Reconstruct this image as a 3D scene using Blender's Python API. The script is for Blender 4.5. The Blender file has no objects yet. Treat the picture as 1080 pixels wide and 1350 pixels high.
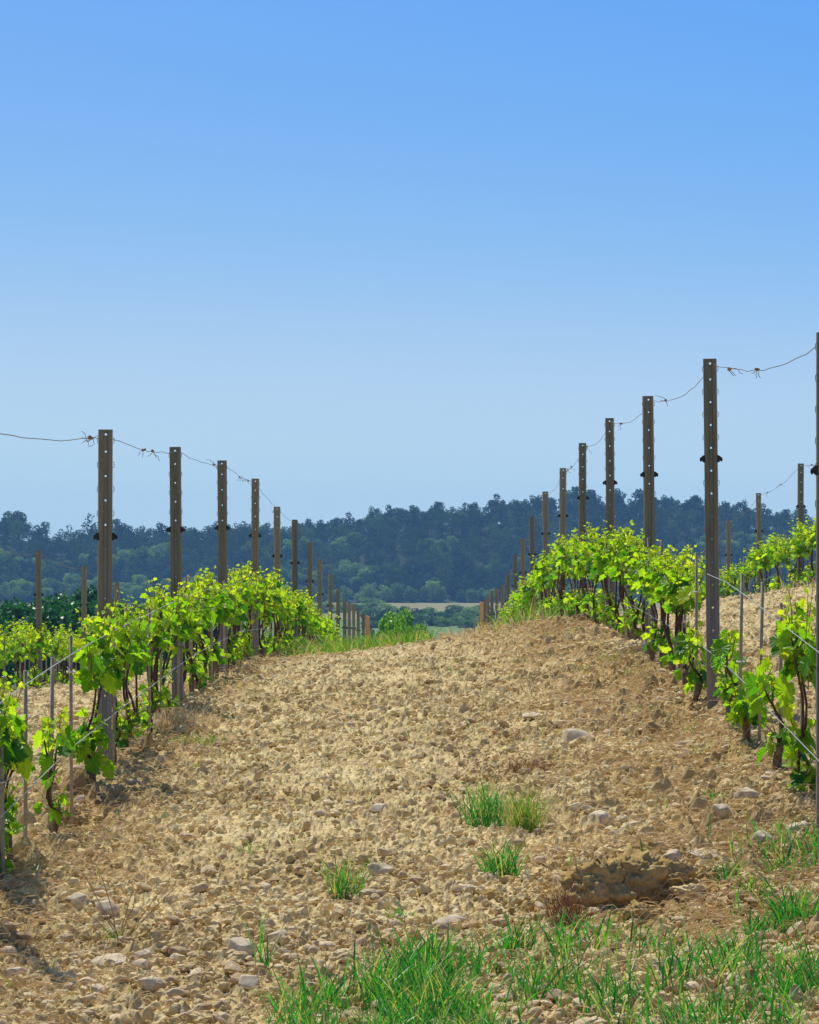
import bpy, math, random
import numpy as np
from mathutils import Vector, noise as mnoise

PI = math.pi
rng = np.random.default_rng(7)
rnd = random.Random(11)
C = bpy.context.scene.collection
SC = bpy.context.scene

# ------------------------------------------------------------------ camera model (real lens, level +Y axis meets the picture at 560,730)
F = 4780.0
YAW, PITCH = math.atan(20 / F), math.atan(55 / F)
cam_d = bpy.data.cameras.new('camera'); cam = bpy.data.objects.new('camera', cam_d); C.objects.link(cam)
cam_d.sensor_fit = 'VERTICAL'; cam_d.sensor_height = 24.0; cam_d.lens = F / 1350 * 24
cam_d.clip_start = 0.1; cam_d.clip_end = 6000
cam.rotation_euler = (PI / 2 + PITCH, 0, YAW)
SC.camera = cam

def wx(px, d): return (px - 560) / F * d
def wz(py, d): return (730 - py) / F * d

# ------------------------------------------------------------------ numpy noise
def _h(ix, iy, s):
    n = (ix.astype(np.int64) * 374761393 + iy.astype(np.int64) * 668265263 + s * 1442695041) & 0xffffffff
    n = ((n ^ (n >> 13)) * 1274126177) & 0xffffffff
    n = ((n ^ (n >> 16)) * 2246822519) & 0xffffffff
    return ((n ^ (n >> 15)) & 0xffffff) / float(0xffffff)

def vnoise(x, y, s=0):
    ix = np.floor(x); iy = np.floor(y); fx = x - ix; fy = y - iy
    fx = fx * fx * (3 - 2 * fx); fy = fy * fy * (3 - 2 * fy)
    a = _h(ix, iy, s); b = _h(ix + 1, iy, s); c = _h(ix, iy + 1, s); d = _h(ix + 1, iy + 1, s)
    return (a + (b - a) * fx) * (1 - fy) + (c + (d - c) * fx) * fy

def fbm(x, y, s=0, o=4):
    t = 0; a = 1; w = 0
    for k in range(o):
        t = t + a * vnoise(x * 2 ** k + 17.3 * k, y * 2 ** k - 9.1 * k, s + k); w += a; a *= 0.5
    return t / w

def clods(x, y, cell, s, rmin, rmax, keep=1.0):
    """rounded lumps: half balls of random size on a jittered grid; returns height"""
    X = x / cell; Y = y / cell
    ix = np.floor(X); iy = np.floor(Y); out = np.zeros_like(x)
    for dx in (-1, 0, 1):
        for dy in (-1, 0, 1):
            cx = ix + dx; cy = iy + dy
            jx = cx + _h(cx, cy, s); jy = cy + _h(cx, cy, s + 1)
            r = rmin + (rmax - rmin) * _h(cx, cy, s + 2) ** 2
            r = np.where(_h(cx, cy, s + 3) < keep, r, 1e-4)
            e = 0.75 + 0.5 * _h(cx, cy, s + 4)
            q = ((X - jx) / (r * e)) ** 2 + ((Y - jy) / (r / e)) ** 2
            out = np.maximum(out, r * cell * np.maximum(0, 1 - q) ** .8)
    return out

# ------------------------------------------------------------------ terrain profile
LY = [0, 6, 10, 13, 14.5, 17, 19.5, 22, 27, 32, 37, 42, 47, 52, 57, 62, 68, 72, 77, 82, 88, 95, 110, 130, 200, 350, 500, 1030]
LZ = [-1.62, -1.5, -1.37, -1.2, -1.16, -1.08, -1.05, -.98, -.955, -.985, -1.17, -1.255, -1.5, -1.74, -1.98, -2.26, -2.53, -2.63, -2.73, -2.88, -3.1, -3.3, -3.9, -4.6, -7.5, -11, -14, -14]
RY = [0, 6, 10, 13, 14.2, 16, 18.2, 20.4, 23.2, 28.2, 33.2, 38.2, 43.2, 48.2, 53.2, 58.2, 63.2, 68, 73, 78, 83, 88, 93, 110, 130, 200, 350, 500, 1030]
RZ = [-1.5, -1.36, -1.22, -1.08, -1.0, -.89, -.78, -.76, -.70, -.62, -.64, -.75, -.91, -1.16, -1.43, -1.67, -1.98, -2.23, -2.35, -2.45, -2.6, -2.78, -2.9, -3.7, -4.5, -7.5, -11, -14, -14]
RIDGE = [(-400, 700), (0, 684), (25, 686), (60, 712), (110, 703), (150, 700), (200, 706), (250, 700), (300, 697), (340, 700), (420, 692), (500, 681), (560, 674), (640, 674), (700, 660), (740, 656), (800, 662), (860, 660), (900, 663), (960, 668), (1010, 676), (1040, 675), (1080, 690), (1400, 700)]
HD = 1110.0
RX = [wx(p, HD) for p, _ in RIDGE]
RH = [wz(q, HD) - 5.2 for _, q in RIDGE]
RX = [-700, -300] + RX + [300, 700]; RH = [-6, 0] + RH + [0, -8]

def ground(x, y):
    x = np.asarray(x, float); y = np.asarray(y, float)
    l = np.interp(y, LY, LZ); r = np.interp(y, RY, RZ)
    t = (np.clip(x, -9, 7) + 1.5) / 2.95
    z = l + (r - l) * t
    z = z - 0.05 * np.clip(np.abs(x) - 30, 0, 60) * np.clip((y - 60) / 100, 0, 1) * np.clip((500 - y) / 300, 0, 1)
    s = np.clip((y - 1030) / 85, 0, 1)
    s = s * s * (3 - 2 * s) * .35 + s * .65
    z = z + s * (np.interp(x, RX, RH) + 14)
    z = z - np.clip(y - 1125, 0, 400) * .06
    return z

def mound(x, y):
    b = 0.075 * np.exp(-((x - 1.12) / .38) ** 2) * np.clip((y - 21) / 3, 0, 1) * np.clip((35 - y) / 4, 0, 1)
    b = b + 0.05 * np.exp(-((x - 1.45) / .22) ** 2) * np.clip((24 - y) / 4, 0, 1)
    b = b + 0.05 * np.exp(-((x + 1.5) / .25) ** 2) * np.clip((34 - y) / 4, 0, 1) * np.clip((y - 9) / 3, 0, 1)
    b = b - 0.13 * np.exp(-((x + 1.44) / .13) ** 2 - ((y - 15.2) / .5) ** 2)
    b = b - 0.08 * np.exp(-((x - 1.34) / .15) ** 2 - ((y - 18.0) / .7) ** 2)
    b = b + 0.07 * np.exp(-((x - .72) / .26) ** 2 - ((y - 12.6) / .35) ** 2)
    b = b - 0.03 * np.exp(-((x - .66) / .2) ** 2 - ((y - 11.9) / .22) ** 2)
    b = b + 0.04 * np.exp(-((x - 1.05) / .2) ** 2 - ((y - 12.9) / .5) ** 2)
    return b

def surf(x, y):
    x = np.asarray(x, float); y = np.asarray(y, float)
    far = np.clip((60 - y) / 15, 0, 1)
    z = ground(x, y) + mound(x, y) * 1.0
    z = z + far * (0.05 * (fbm(x * 1.6, y * 1.1, 3, 3) - .5) + 0.045 * (fbm(x * 5, y * 4, 5, 4) - .5))
    return z

def gpix(px, py):
    """where the ray through a picture point meets the near ground"""
    d = np.arange(8.5, 60, .02)
    s = surf(wx(px, d), d); r = wz(py, d)
    k = np.argmax(r <= s)
    return wx(px, d[k]), d[k], float(s[k])

# ------------------------------------------------------------------ helpers
def mesh_np(name, v, f, m=None, smooth=False, attr=None):
    """v (N,3); f: list of (M,k) index arrays"""
    me = bpy.data.meshes.new(name)
    v = np.ascontiguousarray(v, np.float32)
    if not isinstance(f, (list, tuple)): f = [f]
    f = [np.asarray(a, np.int32) for a in f if len(a)]
    loops = np.concatenate([a.ravel() for a in f]); tot = np.concatenate([np.full(len(a), a.shape[1], np.int32) for a in f])
    st = np.concatenate([[0], np.cumsum(tot)[:-1]]).astype(np.int32)
    me.vertices.add(len(v)); me.vertices.foreach_set('co', v.ravel())
    me.loops.add(len(loops)); me.loops.foreach_set('vertex_index', loops)
    me.polygons.add(len(tot)); me.polygons.foreach_set('loop_start', st); me.polygons.foreach_set('loop_total', tot)
    if attr is not None:
        a = me.attributes.new('v', 'FLOAT', 'POINT'); a.data.foreach_set('value', np.asarray(attr, np.float32))
    me.update(calc_edges=True)
    me.polygons.foreach_set('use_smooth', np.full(len(tot), smooth))
    if m: me.materials.append(m)
    return me

def obj(name, me, parent=None, loc=None):
    o = bpy.data.objects.new(name, me); C.objects.link(o)
    if parent: o.parent = parent
    if loc is not None: o.location = loc
    return o

def tag(o, label=None, cat=None, group=None, kind=None):
    if label:
        assert 4 <= len(label.split()) <= 16, label
        o['label'] = label
    if cat: o['category'] = cat
    if group: o['group'] = group
    if kind: o['kind'] = kind
    return o

def copy_thing(root, loc, rot=None, label=None, scale=None):
    r = root.copy(); C.objects.link(r); r.location = loc
    if rot is not None: r.rotation_euler = rot
    if scale is not None: r.scale = scale
    if label: tag(r, label)
    for ch in list(root.children):
        c = ch.copy(); C.objects.link(c); c.parent = r
        for g in list(ch.children):
            e = g.copy(); C.objects.link(e); e.parent = c
    return r

class MB:
    def __init__(s): s.v = []; s.f = []; s.a = []; s.n = 0
    def add(s, v, f, a=0.0):
        v = np.asarray(v, float)
        for k in f: s.f.append(tuple(i + s.n for i in k))
        s.v.append(v); s.a.append(np.full(len(v), a) if np.isscalar(a) else a); s.n += len(v)
    def build(s, name, m, smooth=False):
        V = np.concatenate(s.v); q = [[t for t in s.f if len(t) == k] for k in sorted({len(t) for t in s.f})]
        return mesh_np(name, V, [np.array(a) for a in q], m, smooth, np.concatenate(s.a))

def tube(mb, pts, rad, sides=5, a=0.0):
    pts = [Vector(p) for p in pts]; n = len(pts)
    if np.isscalar(rad): rad = [rad] * n
    V = []; Fc = []
    up = None
    for i, p in enumerate(pts):
        t = (pts[min(i + 1, n - 1)] - pts[max(i - 1, 0)]).normalized()
        ref = Vector((1, 0, 0)) if abs(t.x) < .8 else Vector((0, 0, 1))
        u = t.cross(ref).normalized(); w = t.cross(u)
        for k in range(sides):
            an = 2 * PI * k / sides
            V.append(p + (u * math.cos(an) + w * math.sin(an)) * rad[i])
    for i in range(n - 1):
        for k in range(sides):
            Fc.append((i * sides + k, i * sides + (k + 1) % sides, (i + 1) * sides + (k + 1) % sides, (i + 1) * sides + k))
    Fc.append(tuple(range(sides))[::-1]); Fc.append(tuple((n - 1) * sides + k for k in range(sides)))
    mb.add([tuple(q) for q in V], Fc, a)

# ------------------------------------------------------------------ materials
def mat(name): 
    m = bpy.data.materials.new(name); m.use_nodes = True
    nt = m.node_tree; nt.nodes.clear()
    out = nt.nodes.new('ShaderNodeOutputMaterial')
    return m, nt, out
def N(nt, t, **k):
    n = nt.nodes.new(t)
    for a, b in k.items():
        if a in n.inputs: n.inputs[a].default_value = b
        else: setattr(n, a, b)
    return n
def ramp(nt, fac, stops):
    r = nt.nodes.new('ShaderNodeValToRGB'); e = r.color_ramp.elements
    while len(e) < len(stops): e.new(.5)
    for el, (p, c) in zip(e, stops): el.position = p; el.color = (*c, 1)
    nt.links.new(fac, r.inputs[0]); return r.outputs[0]
def noise_n(nt, scale, detail=4, rough=.6, coord='Object', vec=None):
    n = nt.nodes.new('ShaderNodeTexNoise'); n.inputs['Scale'].default_value = scale; n.inputs['Detail'].default_value = detail; n.inputs['Roughness'].default_value = rough
    if vec is None:
        tc = nt.nodes.new('ShaderNodeTexCoord'); vec = tc.outputs[coord]
    nt.links.new(vec, n.inputs['Vector']); return n.outputs['Fac']
def mixc(nt, f, a, b, mode='MIX'):
    m = nt.nodes.new('ShaderNodeMix'); m.data_type = 'RGBA'; m.blend_type = mode
    for k, s in ((0, f), (6, a), (7, b)):
        if isinstance(s, (int, float)): m.inputs[k].default_value = s
        elif isinstance(s, tuple): m.inputs[k].default_value = (*s, 1)
        else: nt.links.new(s, m.inputs[k])
    return m.outputs[2]
def maprange(nt, s, a, b, c=0., d=1.):
    m = nt.nodes.new('ShaderNodeMapRange')
    for k, v in zip((1, 2, 3, 4), (a, b, c, d)): m.inputs[k].default_value = v
    nt.links.new(s, m.inputs[0]); return m.outputs[0]
def bump(nt, h, st, dist):
    b = nt.nodes.new('ShaderNodeBump'); b.inputs['Strength'].default_value = st; b.inputs['Distance'].default_value = dist
    nt.links.new(h, b.inputs['Height']); return b.outputs[0]
def principled(nt, out, col, rough=.9, metal=0., nrm=None, spec=.3):
    p = nt.nodes.new('ShaderNodeBsdfPrincipled'); p.inputs['Roughness'].default_value = rough; p.inputs['Metallic'].default_value = metal
    p.inputs['Specular IOR Level'].default_value = spec
    if isinstance(col, tuple): p.inputs['Base Color'].default_value = (*col, 1)
    else: nt.links.new(col, p.inputs['Base Color'])
    if nrm is not None: nt.links.new(nrm, p.inputs['Normal'])
    nt.links.new(p.outputs[0], out.inputs[0]); return p

def soil_color(nt, dark=1.0):
    big = noise_n(nt, 1.1, 3, .6); mid = noise_n(nt, 14, 5, .7); fine = noise_n(nt, 90, 3, .7)
    a = ramp(nt, mid, [(.3, tuple(c * dark for c in (.46, .35, .155))), (.5, tuple(c * dark for c in (.64, .515, .26))), (.72, tuple(c * dark for c in (.75, .635, .37)))])
    b = ramp(nt, big, [(.33, (.78, .72, .62)), (.5, (.97, .95, .92)), (.66, (1.1, 1.1, 1.1))])
    c = mixc(nt, 1.0, a, b, 'MULTIPLY')
    f = ramp(nt, fine, [(.3, (.8, .78, .75)), (.65, (1.1, 1.1, 1.1))])
    return mixc(nt, .7, c, f, 'MULTIPLY'), fine

def make_soil(name, dark=1.0, tint=None):
    m, nt, out = mat(name); c, fine = soil_color(nt, dark)
    if tint: c = mixc(nt, 1.0, c, tint, 'MULTIPLY')
    av = N(nt, 'ShaderNodeAttribute', attribute_name='v')
    if name == 'soil': c = mixc(nt, av.outputs['Fac'], c, mixc(nt, 1.0, c, (.68, .59, .47), 'MULTIPLY'))
    p = principled(nt, out, c, .97, nrm=bump(nt, noise_n(nt, 160, 4, .7), .5, .004), spec=.12); return m
M_soil = make_soil('soil'); M_clod = make_soil('clod_soil', 1.08); M_wet = make_soil('turned_soil', .74, (1.0, .87, .66))
m, nt, out = mat('dry_roots'); principled(nt, out, (.24, .12, .055), .9); M_root = m

def make_ground():
    m, nt, out = mat('land'); c, _ = soil_color(nt)
    g = nt.nodes.new('ShaderNodeNewGeometry'); s = nt.nodes.new('ShaderNodeSeparateXYZ'); nt.links.new(g.outputs['Position'], s.inputs[0])
    grass = ramp(nt, noise_n(nt, .25, 5, .6), [(.3, (.05, .085, .022)), (.7, (.11, .15, .045))])
    c = mixc(nt, maprange(nt, s.outputs[1], 90, 100), c, grass)
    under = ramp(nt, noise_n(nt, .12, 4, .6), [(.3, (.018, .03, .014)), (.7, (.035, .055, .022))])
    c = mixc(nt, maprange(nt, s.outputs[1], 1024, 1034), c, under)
    principled(nt, out, c, .95, spec=.1); return m
M_land = make_ground()

def leaf_mat(name, stops, trans=.5, gloss=.35, attr=True, tmul=(1.3, 1.35, .6), vein=False):
    m, nt, out = mat(name)
    if attr:
        a = N(nt, 'ShaderNodeAttribute', attribute_name='v'); fac = a.outputs['Fac']
    else:
        fac = nt.nodes.new('ShaderNodeObjectInfo').outputs['Random']
    c = ramp(nt, fac, stops)
    c = mixc(nt, .5, c, ramp(nt, noise_n(nt, 40, 3, .6), [(.3, (.75, .78, .7)), (.7, (1.15, 1.12, 1.1))]), 'MULTIPLY')
    d = N(nt, 'ShaderNodeBsdfPrincipled'); d.inputs['Roughness'].default_value = .42; d.inputs['Specular IOR Level'].default_value = gloss
    t = N(nt, 'ShaderNodeBsdfTranslucent')
    nt.links.new(c, d.inputs['Base Color'])
    nt.links.new(mixc(nt, 1.0, c, tmul, 'MULTIPLY'), t.inputs['Color'])
    ms = N(nt, 'ShaderNodeMixShader'); ms.inputs[0].default_value = trans
    nt.links.new(d.outputs[0], ms.inputs[1]); nt.links.new(t.outputs[0], ms.inputs[2]); nt.links.new(ms.outputs[0], out.inputs[0])
    return m
M_leaf = leaf_mat('vine_leaf', [(0, (.04, .17, .012)), (.3, (.14, .35, .012)), (.6, (.31, .52, .015)), (1, (.55, .62, .04))], .64, .35, tmul=(1.4, 1.4, .6))
M_grass = leaf_mat('grass_blade', [(0, (.012, .14, .03)), (.6, (.05, .29, .035)), (.85, (.19, .40, .05)), (1, (.45, .37, .18))], .52, .4)
M_weed = leaf_mat('weed_blade', [(0, (.05, .18, .02)), (.6, (.14, .32, .03)), (.85, (.32, .36, .07)), (1, (.45, .36, .18))], .45, .3)
M_dry = leaf_mat('dry_straw', [(0, (.36, .22, .10)), (.5, (.55, .42, .22)), (1, (.74, .62, .40))], .25, .2, tmul=(1, .9, .8))
M_pine = leaf_mat('pine_needles', [(0, (.024, .07, .032)), (.6, (.055, .135, .045)), (1, (.11, .22, .06))], .2, .0, attr=False, tmul=(1, 1, .6))
M_pinem = leaf_mat('pine_wood_needles', [(0, (.024, .07, .032)), (.6, (.055, .135, .045)), (1, (.11, .22, .06))], .2, .0, tmul=(1, 1, .6))
M_broad = leaf_mat('pale_foliage', [(0, (.09, .19, .05)), (1, (.33, .50, .12))], .3, .0, attr=False, tmul=(1, 1, .6))
M_dense = leaf_mat('dark_bush_foliage', [(0, (.02, .15, .02)), (1, (.04, .21, .03))], .35, .3, attr=False, tmul=(1, 1, .6))
M_bright = leaf_mat('bright_bush_foliage', [(0, (.18, .42, .03)), (1, (.26, .50, .04))], .5, .3, attr=False, tmul=(1.1, 1.1, .6))

m, nt, out = mat('bark')
c = ramp(nt, noise_n(nt, 45, 5, .7), [(.3, (.035, .02, .012)), (.55, (.09, .052, .03)), (.75, (.19, .12, .075))])
av = N(nt, 'ShaderNodeAttribute', attribute_name='v'); c = mixc(nt, av.outputs['Fac'], c, (.20, .20, .05))
principled(nt, out, c, .9, nrm=bump(nt, noise_n(nt, 120, 4, .7), .6, .004)); M_bark = m
m, nt, out = mat('old_stump')
c = ramp(nt, noise_n(nt, 30, 5, .7), [(.3, (.09, .05, .025)), (.55, (.24, .15, .075)), (.75, (.38, .27, .15))])
principled(nt, out, c, .95, nrm=bump(nt, noise_n(nt, 90, 4, .7), .8, .006)); M_stump = m
m, nt, out = mat('pine_bark'); principled(nt, out, (.07, .045, .03), .9); M_pbark = m

# weathered rolled steel
m, nt, out = mat('weathered_steel')
tc = nt.nodes.new('ShaderNodeTexCoord'); mp = N(nt, 'ShaderNodeMapping'); mp.inputs['Scale'].default_value = (8, 8, .6); nt.links.new(tc.outputs['Object'], mp.inputs[0])
streak = noise_n(nt, 6, 5, .65, vec=mp.outputs[0])
sp = nt.nodes.new('ShaderNodeSeparateXYZ'); nt.links.new(tc.outputs['Object'], sp.inputs[0])
rust = ramp(nt, streak, [(.3, (.14, .14, .09)), (.55, (.205, .207, .14)), (.75, (.275, .27, .19))])
grey = ramp(nt, streak, [(.3, (.17, .17, .16)), (.7, (.27, .27, .255))])
c = mixc(nt, maprange(nt, sp.outputs[2], .75, .35), rust, grey)
oi_ = nt.nodes.new('ShaderNodeObjectInfo'); c = mixc(nt, 1.0, c, ramp(nt, oi_.outputs['Random'], [(0, (.72, .72, .72)), (1, (1.15, 1.12, 1.1))]), 'MULTIPLY')
c = mixc(nt, mixc(nt, 1.0, maprange(nt, sp.outputs[2], .22, .03), noise_n(nt, 30, 4, .7), 'MULTIPLY'), c, (.42, .32, .17))
principled(nt, out, c, .55, .35, nrm=bump(nt, noise_n(nt, 60, 3, .6), .15, .002), spec=.4); M_steel = m
m, nt, out = mat('galvanised_stake')
c = ramp(nt, noise_n(nt, 25, 4, .6), [(.3, (.22, .19, .13)), (.7, (.38, .34, .25))]); principled(nt, out, c, .7, .0, spec=.3); M_stake = m
m, nt, out = mat('dark_tar'); principled(nt, out, (.04, .035, .03), .8); M_tar = m
m, nt, out = mat('black_plastic'); principled(nt, out, (.012, .012, .012), .45); M_black = m
m, nt, out = mat('wire_steel'); principled(nt, out, (.42, .41, .38), .4, .7); M_wire = m
m, nt, out = mat('old_wire'); principled(nt, out, (.16, .12, .08), .6, .5); M_owire = m
m, nt, out = mat('dry_tendril'); principled(nt, out, (.16, .10, .06), .9); M_tendril = m
m, nt, out = mat('white_tie'); principled(nt, out, (.62, .58, .54), .6); M_tie = m
m, nt, out = mat('orange_wood')
tc = nt.nodes.new('ShaderNodeTexCoord'); mp = N(nt, 'ShaderNodeMapping'); mp.inputs['Scale'].default_value = (6, 6, .8); nt.links.new(tc.outputs['Object'], mp.inputs[0])
principled(nt, out, ramp(nt, noise_n(nt, 5, 5, .7, vec=mp.outputs[0]), [(.3, (.45, .22, .08)), (.7, (.72, .42, .18))]), .85); M_wood = m
def stone_mat(name, attr):
    m, nt, out = mat(name)
    c = ramp(nt, noise_n(nt, 22, 6, .65), [(.3, (.36, .27, .16)), (.5, (.56, .46, .30)), (.7, (.68, .58, .41))])
    if attr:
        a = N(nt, 'ShaderNodeAttribute', attribute_name='v')
        c = mixc(nt, 1.0, c, ramp(nt, a.outputs['Fac'], [(0, (.7, .6, .47)), (.6, (.95, .87, .76)), (1, (1.1, 1.06, 1.0))]), 'MULTIPLY')
    principled(nt, out, c, .85, nrm=bump(nt, noise_n(nt, 90, 4, .7), .4, .004), spec=.25); return m
M_stone = stone_mat('limestone', False); M_peb = stone_mat('pebble', True)
m, nt, out = mat('field_crop')
c = ramp(nt, noise_n(nt, .15, 5, .6), [(.3, (.17, .18, .07)), (.55, (.26, .24, .11)), (.75, (.34, .30, .15))])
principled(nt, out, c, .95, spec=.1); M_field = m
m, nt, out = mat('meadow'); principled(nt, out, ramp(nt, noise_n(nt, .2, 4, .6), [(.3, (.09, .17, .05)), (.7, (.16, .25, .07))]), .95, spec=.1); M_meadow = m

# ------------------------------------------------------------------ ground sheets
ys = np.concatenate([np.linspace(-60, 5, 12), 5 * (130 / 5) ** np.linspace(0, 1, 160)[1:], 130 * (1020 / 130) ** np.linspace(0, 1, 60)[1:], np.linspace(1022, 1130, 50), np.linspace(1140, 1280, 12)])
u = np.linspace(-1, 1, 241); xs = np.sign(u) * (np.abs(u) ** 2.2) * 650
X, Y = np.meshgrid(xs, ys)
Z = ground(X, Y)
edge = np.clip((0.145 * Y + 1.2 - np.abs(X)) / .6, 0, 1) * np.clip((Y - 6.9) / .8, 0, 1) * np.clip((50 - Y) / 2, 0, 1)
Z = Z - .16 * edge
Z = Z + np.clip((Y - 1035) / 30, 0, 1) * 1.5 * (fbm(X * .05, Y * .05, 31, 3) - .5)
def grid_faces(ny, nx):
    i = np.arange(ny * nx).reshape(ny, nx)
    return np.stack([i[:-1, :-1].ravel(), i[:-1, 1:].ravel(), i[1:, 1:].ravel(), i[1:, :-1].ravel()], 1)
o = obj('ground', mesh_np('ground', np.stack([X.ravel(), Y.ravel(), Z.ravel()], 1), grid_faces(*X.shape), M_land, True))
tag(o, kind='structure')

# finely broken soil of the near vineyard
ny = int(math.log(51.5 / 7) / .00125); nx = 860
yy = 7 * np.exp(np.linspace(0, math.log(51.5 / 7), ny)); uu = np.linspace(-1, 1, nx)
Y = np.repeat(yy[:, None], nx, 1); X = uu[None, :] * (.145 * Y + 1.2)
Xw = X + .012 * (fbm(X * 30, Y * 30, 51, 2) - .5); Yw = Y + .012 * (fbm(X * 30, Y * 30, 61, 2) - .5)
Z = surf(X, Y)
patch = np.clip(fbm(X * 1.3, Y * .7, 77, 3) * 3.0 - .9, .3, 1.15)
rowm = np.exp(-((X - 1.2) / .5) ** 2) + np.exp(-((X + 1.5) / .35) ** 2)
Z += (.5 + 1.4 * rowm) * patch * clods(Xw, Yw, .15, 100, .10, .38, .5) * .8
Z += clods(Xw, Yw, .065, 200, .15, .5, .7) * 1.1 * (.5 + .5 * patch)
Z += clods(Xw, Yw, .03, 300, .2, .52, .95) * 1.1
Z += .024 * (fbm(X * 34, Y * 34, 88, 4) - .5) + .006 * (vnoise(X * 150, Y * 90, 91) - .5)
dug = np.clip(1.1 * np.exp(-((X - 1.25) / .55) ** 2) + np.exp(-((X + 1.5) / .3) ** 2) + .9 * np.exp(-((X - .8) / .3) ** 2 - ((Y - 12.4) / .6) ** 2), 0, 1) * np.clip(fbm(X * 2.2, Y * 1.2, 19, 3) * 3 - .7, 0, 1)
NEAR = mesh_np('soil', np.stack([X.ravel(), Y.ravel(), Z.ravel()], 1), grid_faces(*X.shape), M_soil, False, dug.ravel())
tag(obj('soil', NEAR), kind='structure')
del X, Y, Z, Xw, Yw

# valley fields beyond the vineyard
def sheet(name, x0, x1, y0, y1, m, lift, nx=40, ny=20):
    X, Y = np.meshgrid(np.linspace(x0, x1, nx), np.linspace(y0, y1, ny))
    X = X + 5 * np.sin(Y * .05)
    Z = ground(X, Y) + lift
    return tag(obj(name, mesh_np(name, np.stack([X.ravel(), Y.ravel(), Z.ravel()], 1), grid_faces(ny, nx), m, True)), kind='structure')
sheet('field', -70, 70, 765, 1027, M_field, .05)
sheet('meadow', -90, 90, 560, 762, M_meadow, .05)

# ------------------------------------------------------------------ scattered small stuff
def ico(sub):
    import bmesh
    bm = bmesh.new(); bmesh.ops.create_icosphere(bm, subdivisions=sub, radius=1)
    v = np.array([tuple(a.co) for a in bm.verts]); f = np.array([[q.index for q in p.verts] for p in bm.faces]); bm.free(); return v, f
def lump(sub, seed, amp=.35, sc=1.3, flat=.7, angular=False):
    v, f = ico(sub); o = []
    r = random.Random(seed)
    planes = [(Vector((r.gauss(0, 1), r.gauss(0, 1), r.gauss(0, 1))).normalized(), r.uniform(.55, .85)) for _ in range(9)] if angular else []
    for p in v:
        p = Vector(p); q = p * sc + Vector((seed * 3.7, seed, 0))
        k = 1 + amp * (mnoise.noise(q) + .5 * mnoise.noise(q * 2.3) + (.3 * mnoise.noise(q * 5.1) + .2 * mnoise.noise(q * 11) if sub > 2 else 0))
        p = p * k
        for n, d in planes:
            e = p.dot(n) - d
            if e > 0: p = p - n * e * .9
        o.append((p.x, p.y, p.z * flat))
    return np.array(o), f

def scatter(name, variants, pos, size, m, attr=None, smooth=True, tilt=.6, asp=None):
    n = len(pos); V = []; Fs = []; A = []; base = 0
    which = rng.integers(0, len(variants), n)
    for k, (v, f) in enumerate(variants):
        idx = np.where(which == k)[0]
        if not len(idx): continue
        a = rng.uniform(0, 2 * PI, len(idx)); b = rng.normal(0, tilt, len(idx))
        ca, sa, cb, sb = np.cos(a), np.sin(a), np.cos(b), np.sin(b)
        vv = v[None] * size[idx][:, None, None]
        if asp is not None: vv = vv * rng.uniform(asp[0], asp[1], (len(idx), 1, 3))
        y1 = vv[..., 1] * cb[:, None] - vv[..., 2] * sb[:, None]; z1 = vv[..., 1] * sb[:, None] + vv[..., 2] * cb[:, None]
        x2 = vv[..., 0] * ca[:, None] - y1 * sa[:, None]; y2 = vv[..., 0] * sa[:, None] + y1 * ca[:, None]
        P = np.stack([x2, y2, z1], -1) + pos[idx][:, None, :]
        V.append(P.reshape(-1, 3)); Fs.append((f[None] + (np.arange(len(idx)) * len(v))[:, None, None]).reshape(-1, f.shape[1]) + base)
        A.append(np.repeat(attr[idx] if attr is not None else rng.uniform(0, 1, len(idx)), len(v))); base += len(idx) * len(v)
    return mesh_np(name, np.concatenate(V), [np.concatenate(Fs)], m, smooth, np.concatenate(A))

def spots(n, y0, y1, p=1.5, dens=None):
    """random ground points, denser near the camera"""
    k = n * 4
    t = rng.uniform(0, 1, k); y = (y0 ** (1 - p) + t * (y1 ** (1 - p) - y0 ** (1 - p))) ** (1 / (1 - p))
    x = rng.uniform(-1, 1, k) * (.125 * y + .6)
    if dens is not None:
        keep = rng.uniform(0, 1, k) < dens(x, y); x = x[keep]; y = y[keep]
    x = x[:n]; y = y[:n]
    return np.stack([x, y, surf(x, y)], 1)

p = spots(26000, 8.6, 36, 1.6, lambda x, y: .25 + .75 * np.clip(fbm(x * 2, y * 1.4, 5, 3) * 3 - 1, 0, 1) + .8 * np.exp(-((x - 1.15) / .4) ** 2))
s = .005 + .020 * rng.uniform(0, 1, len(p)) ** 4; s *= np.clip(p[:, 1] / 16, 1, 1.3)
p[:, 2] += .012 + s * .25
o = obj('soil_crumbs', scatter('soil_crumbs', [lump(2, k, .6, 1.9, .8) for k in range(10)], p, s, M_clod, smooth=False))
tag(o, 'loose tan soil crumbs strewn over the whole track', 'soil', kind='stuff')
hp = np.stack([rng.normal(.74, .2, 1500), rng.normal(12.2, .26, 1500), np.zeros(1500)], 1); hp[:, 2] = surf(hp[:, 0], hp[:, 1]) + .012
hs_ = .005 + .024 * rng.uniform(0, 1, 1500) ** 4
tag(obj('turned_crumbs', scatter('turned_crumbs', [lump(2, 70 + k, .6, 1.9, .85) for k in range(8)], hp, hs_, M_wet, smooth=False)), 'brown crumbs scattered round the turned earth clods', 'soil', kind='stuff')
p = spots(7500, 8.6, 30, 1.9, lambda x, y: .22 + .9 * np.clip((13.5 - y) / 3, 0, 1) * np.clip((.9 - x), .2, 1) + .35 * (x > .6))
s = .006 + .026 * rng.uniform(0, 1, len(p)) ** 4
p[:, 2] += .014 + s * .3
o = obj('gravel', scatter('gravel', [lump(2, 40 + k, .25, 1.1, .55, True) for k in range(10)], p, s, M_peb, smooth=False, tilt=.35, asp=(.7, 1.3)))
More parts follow.
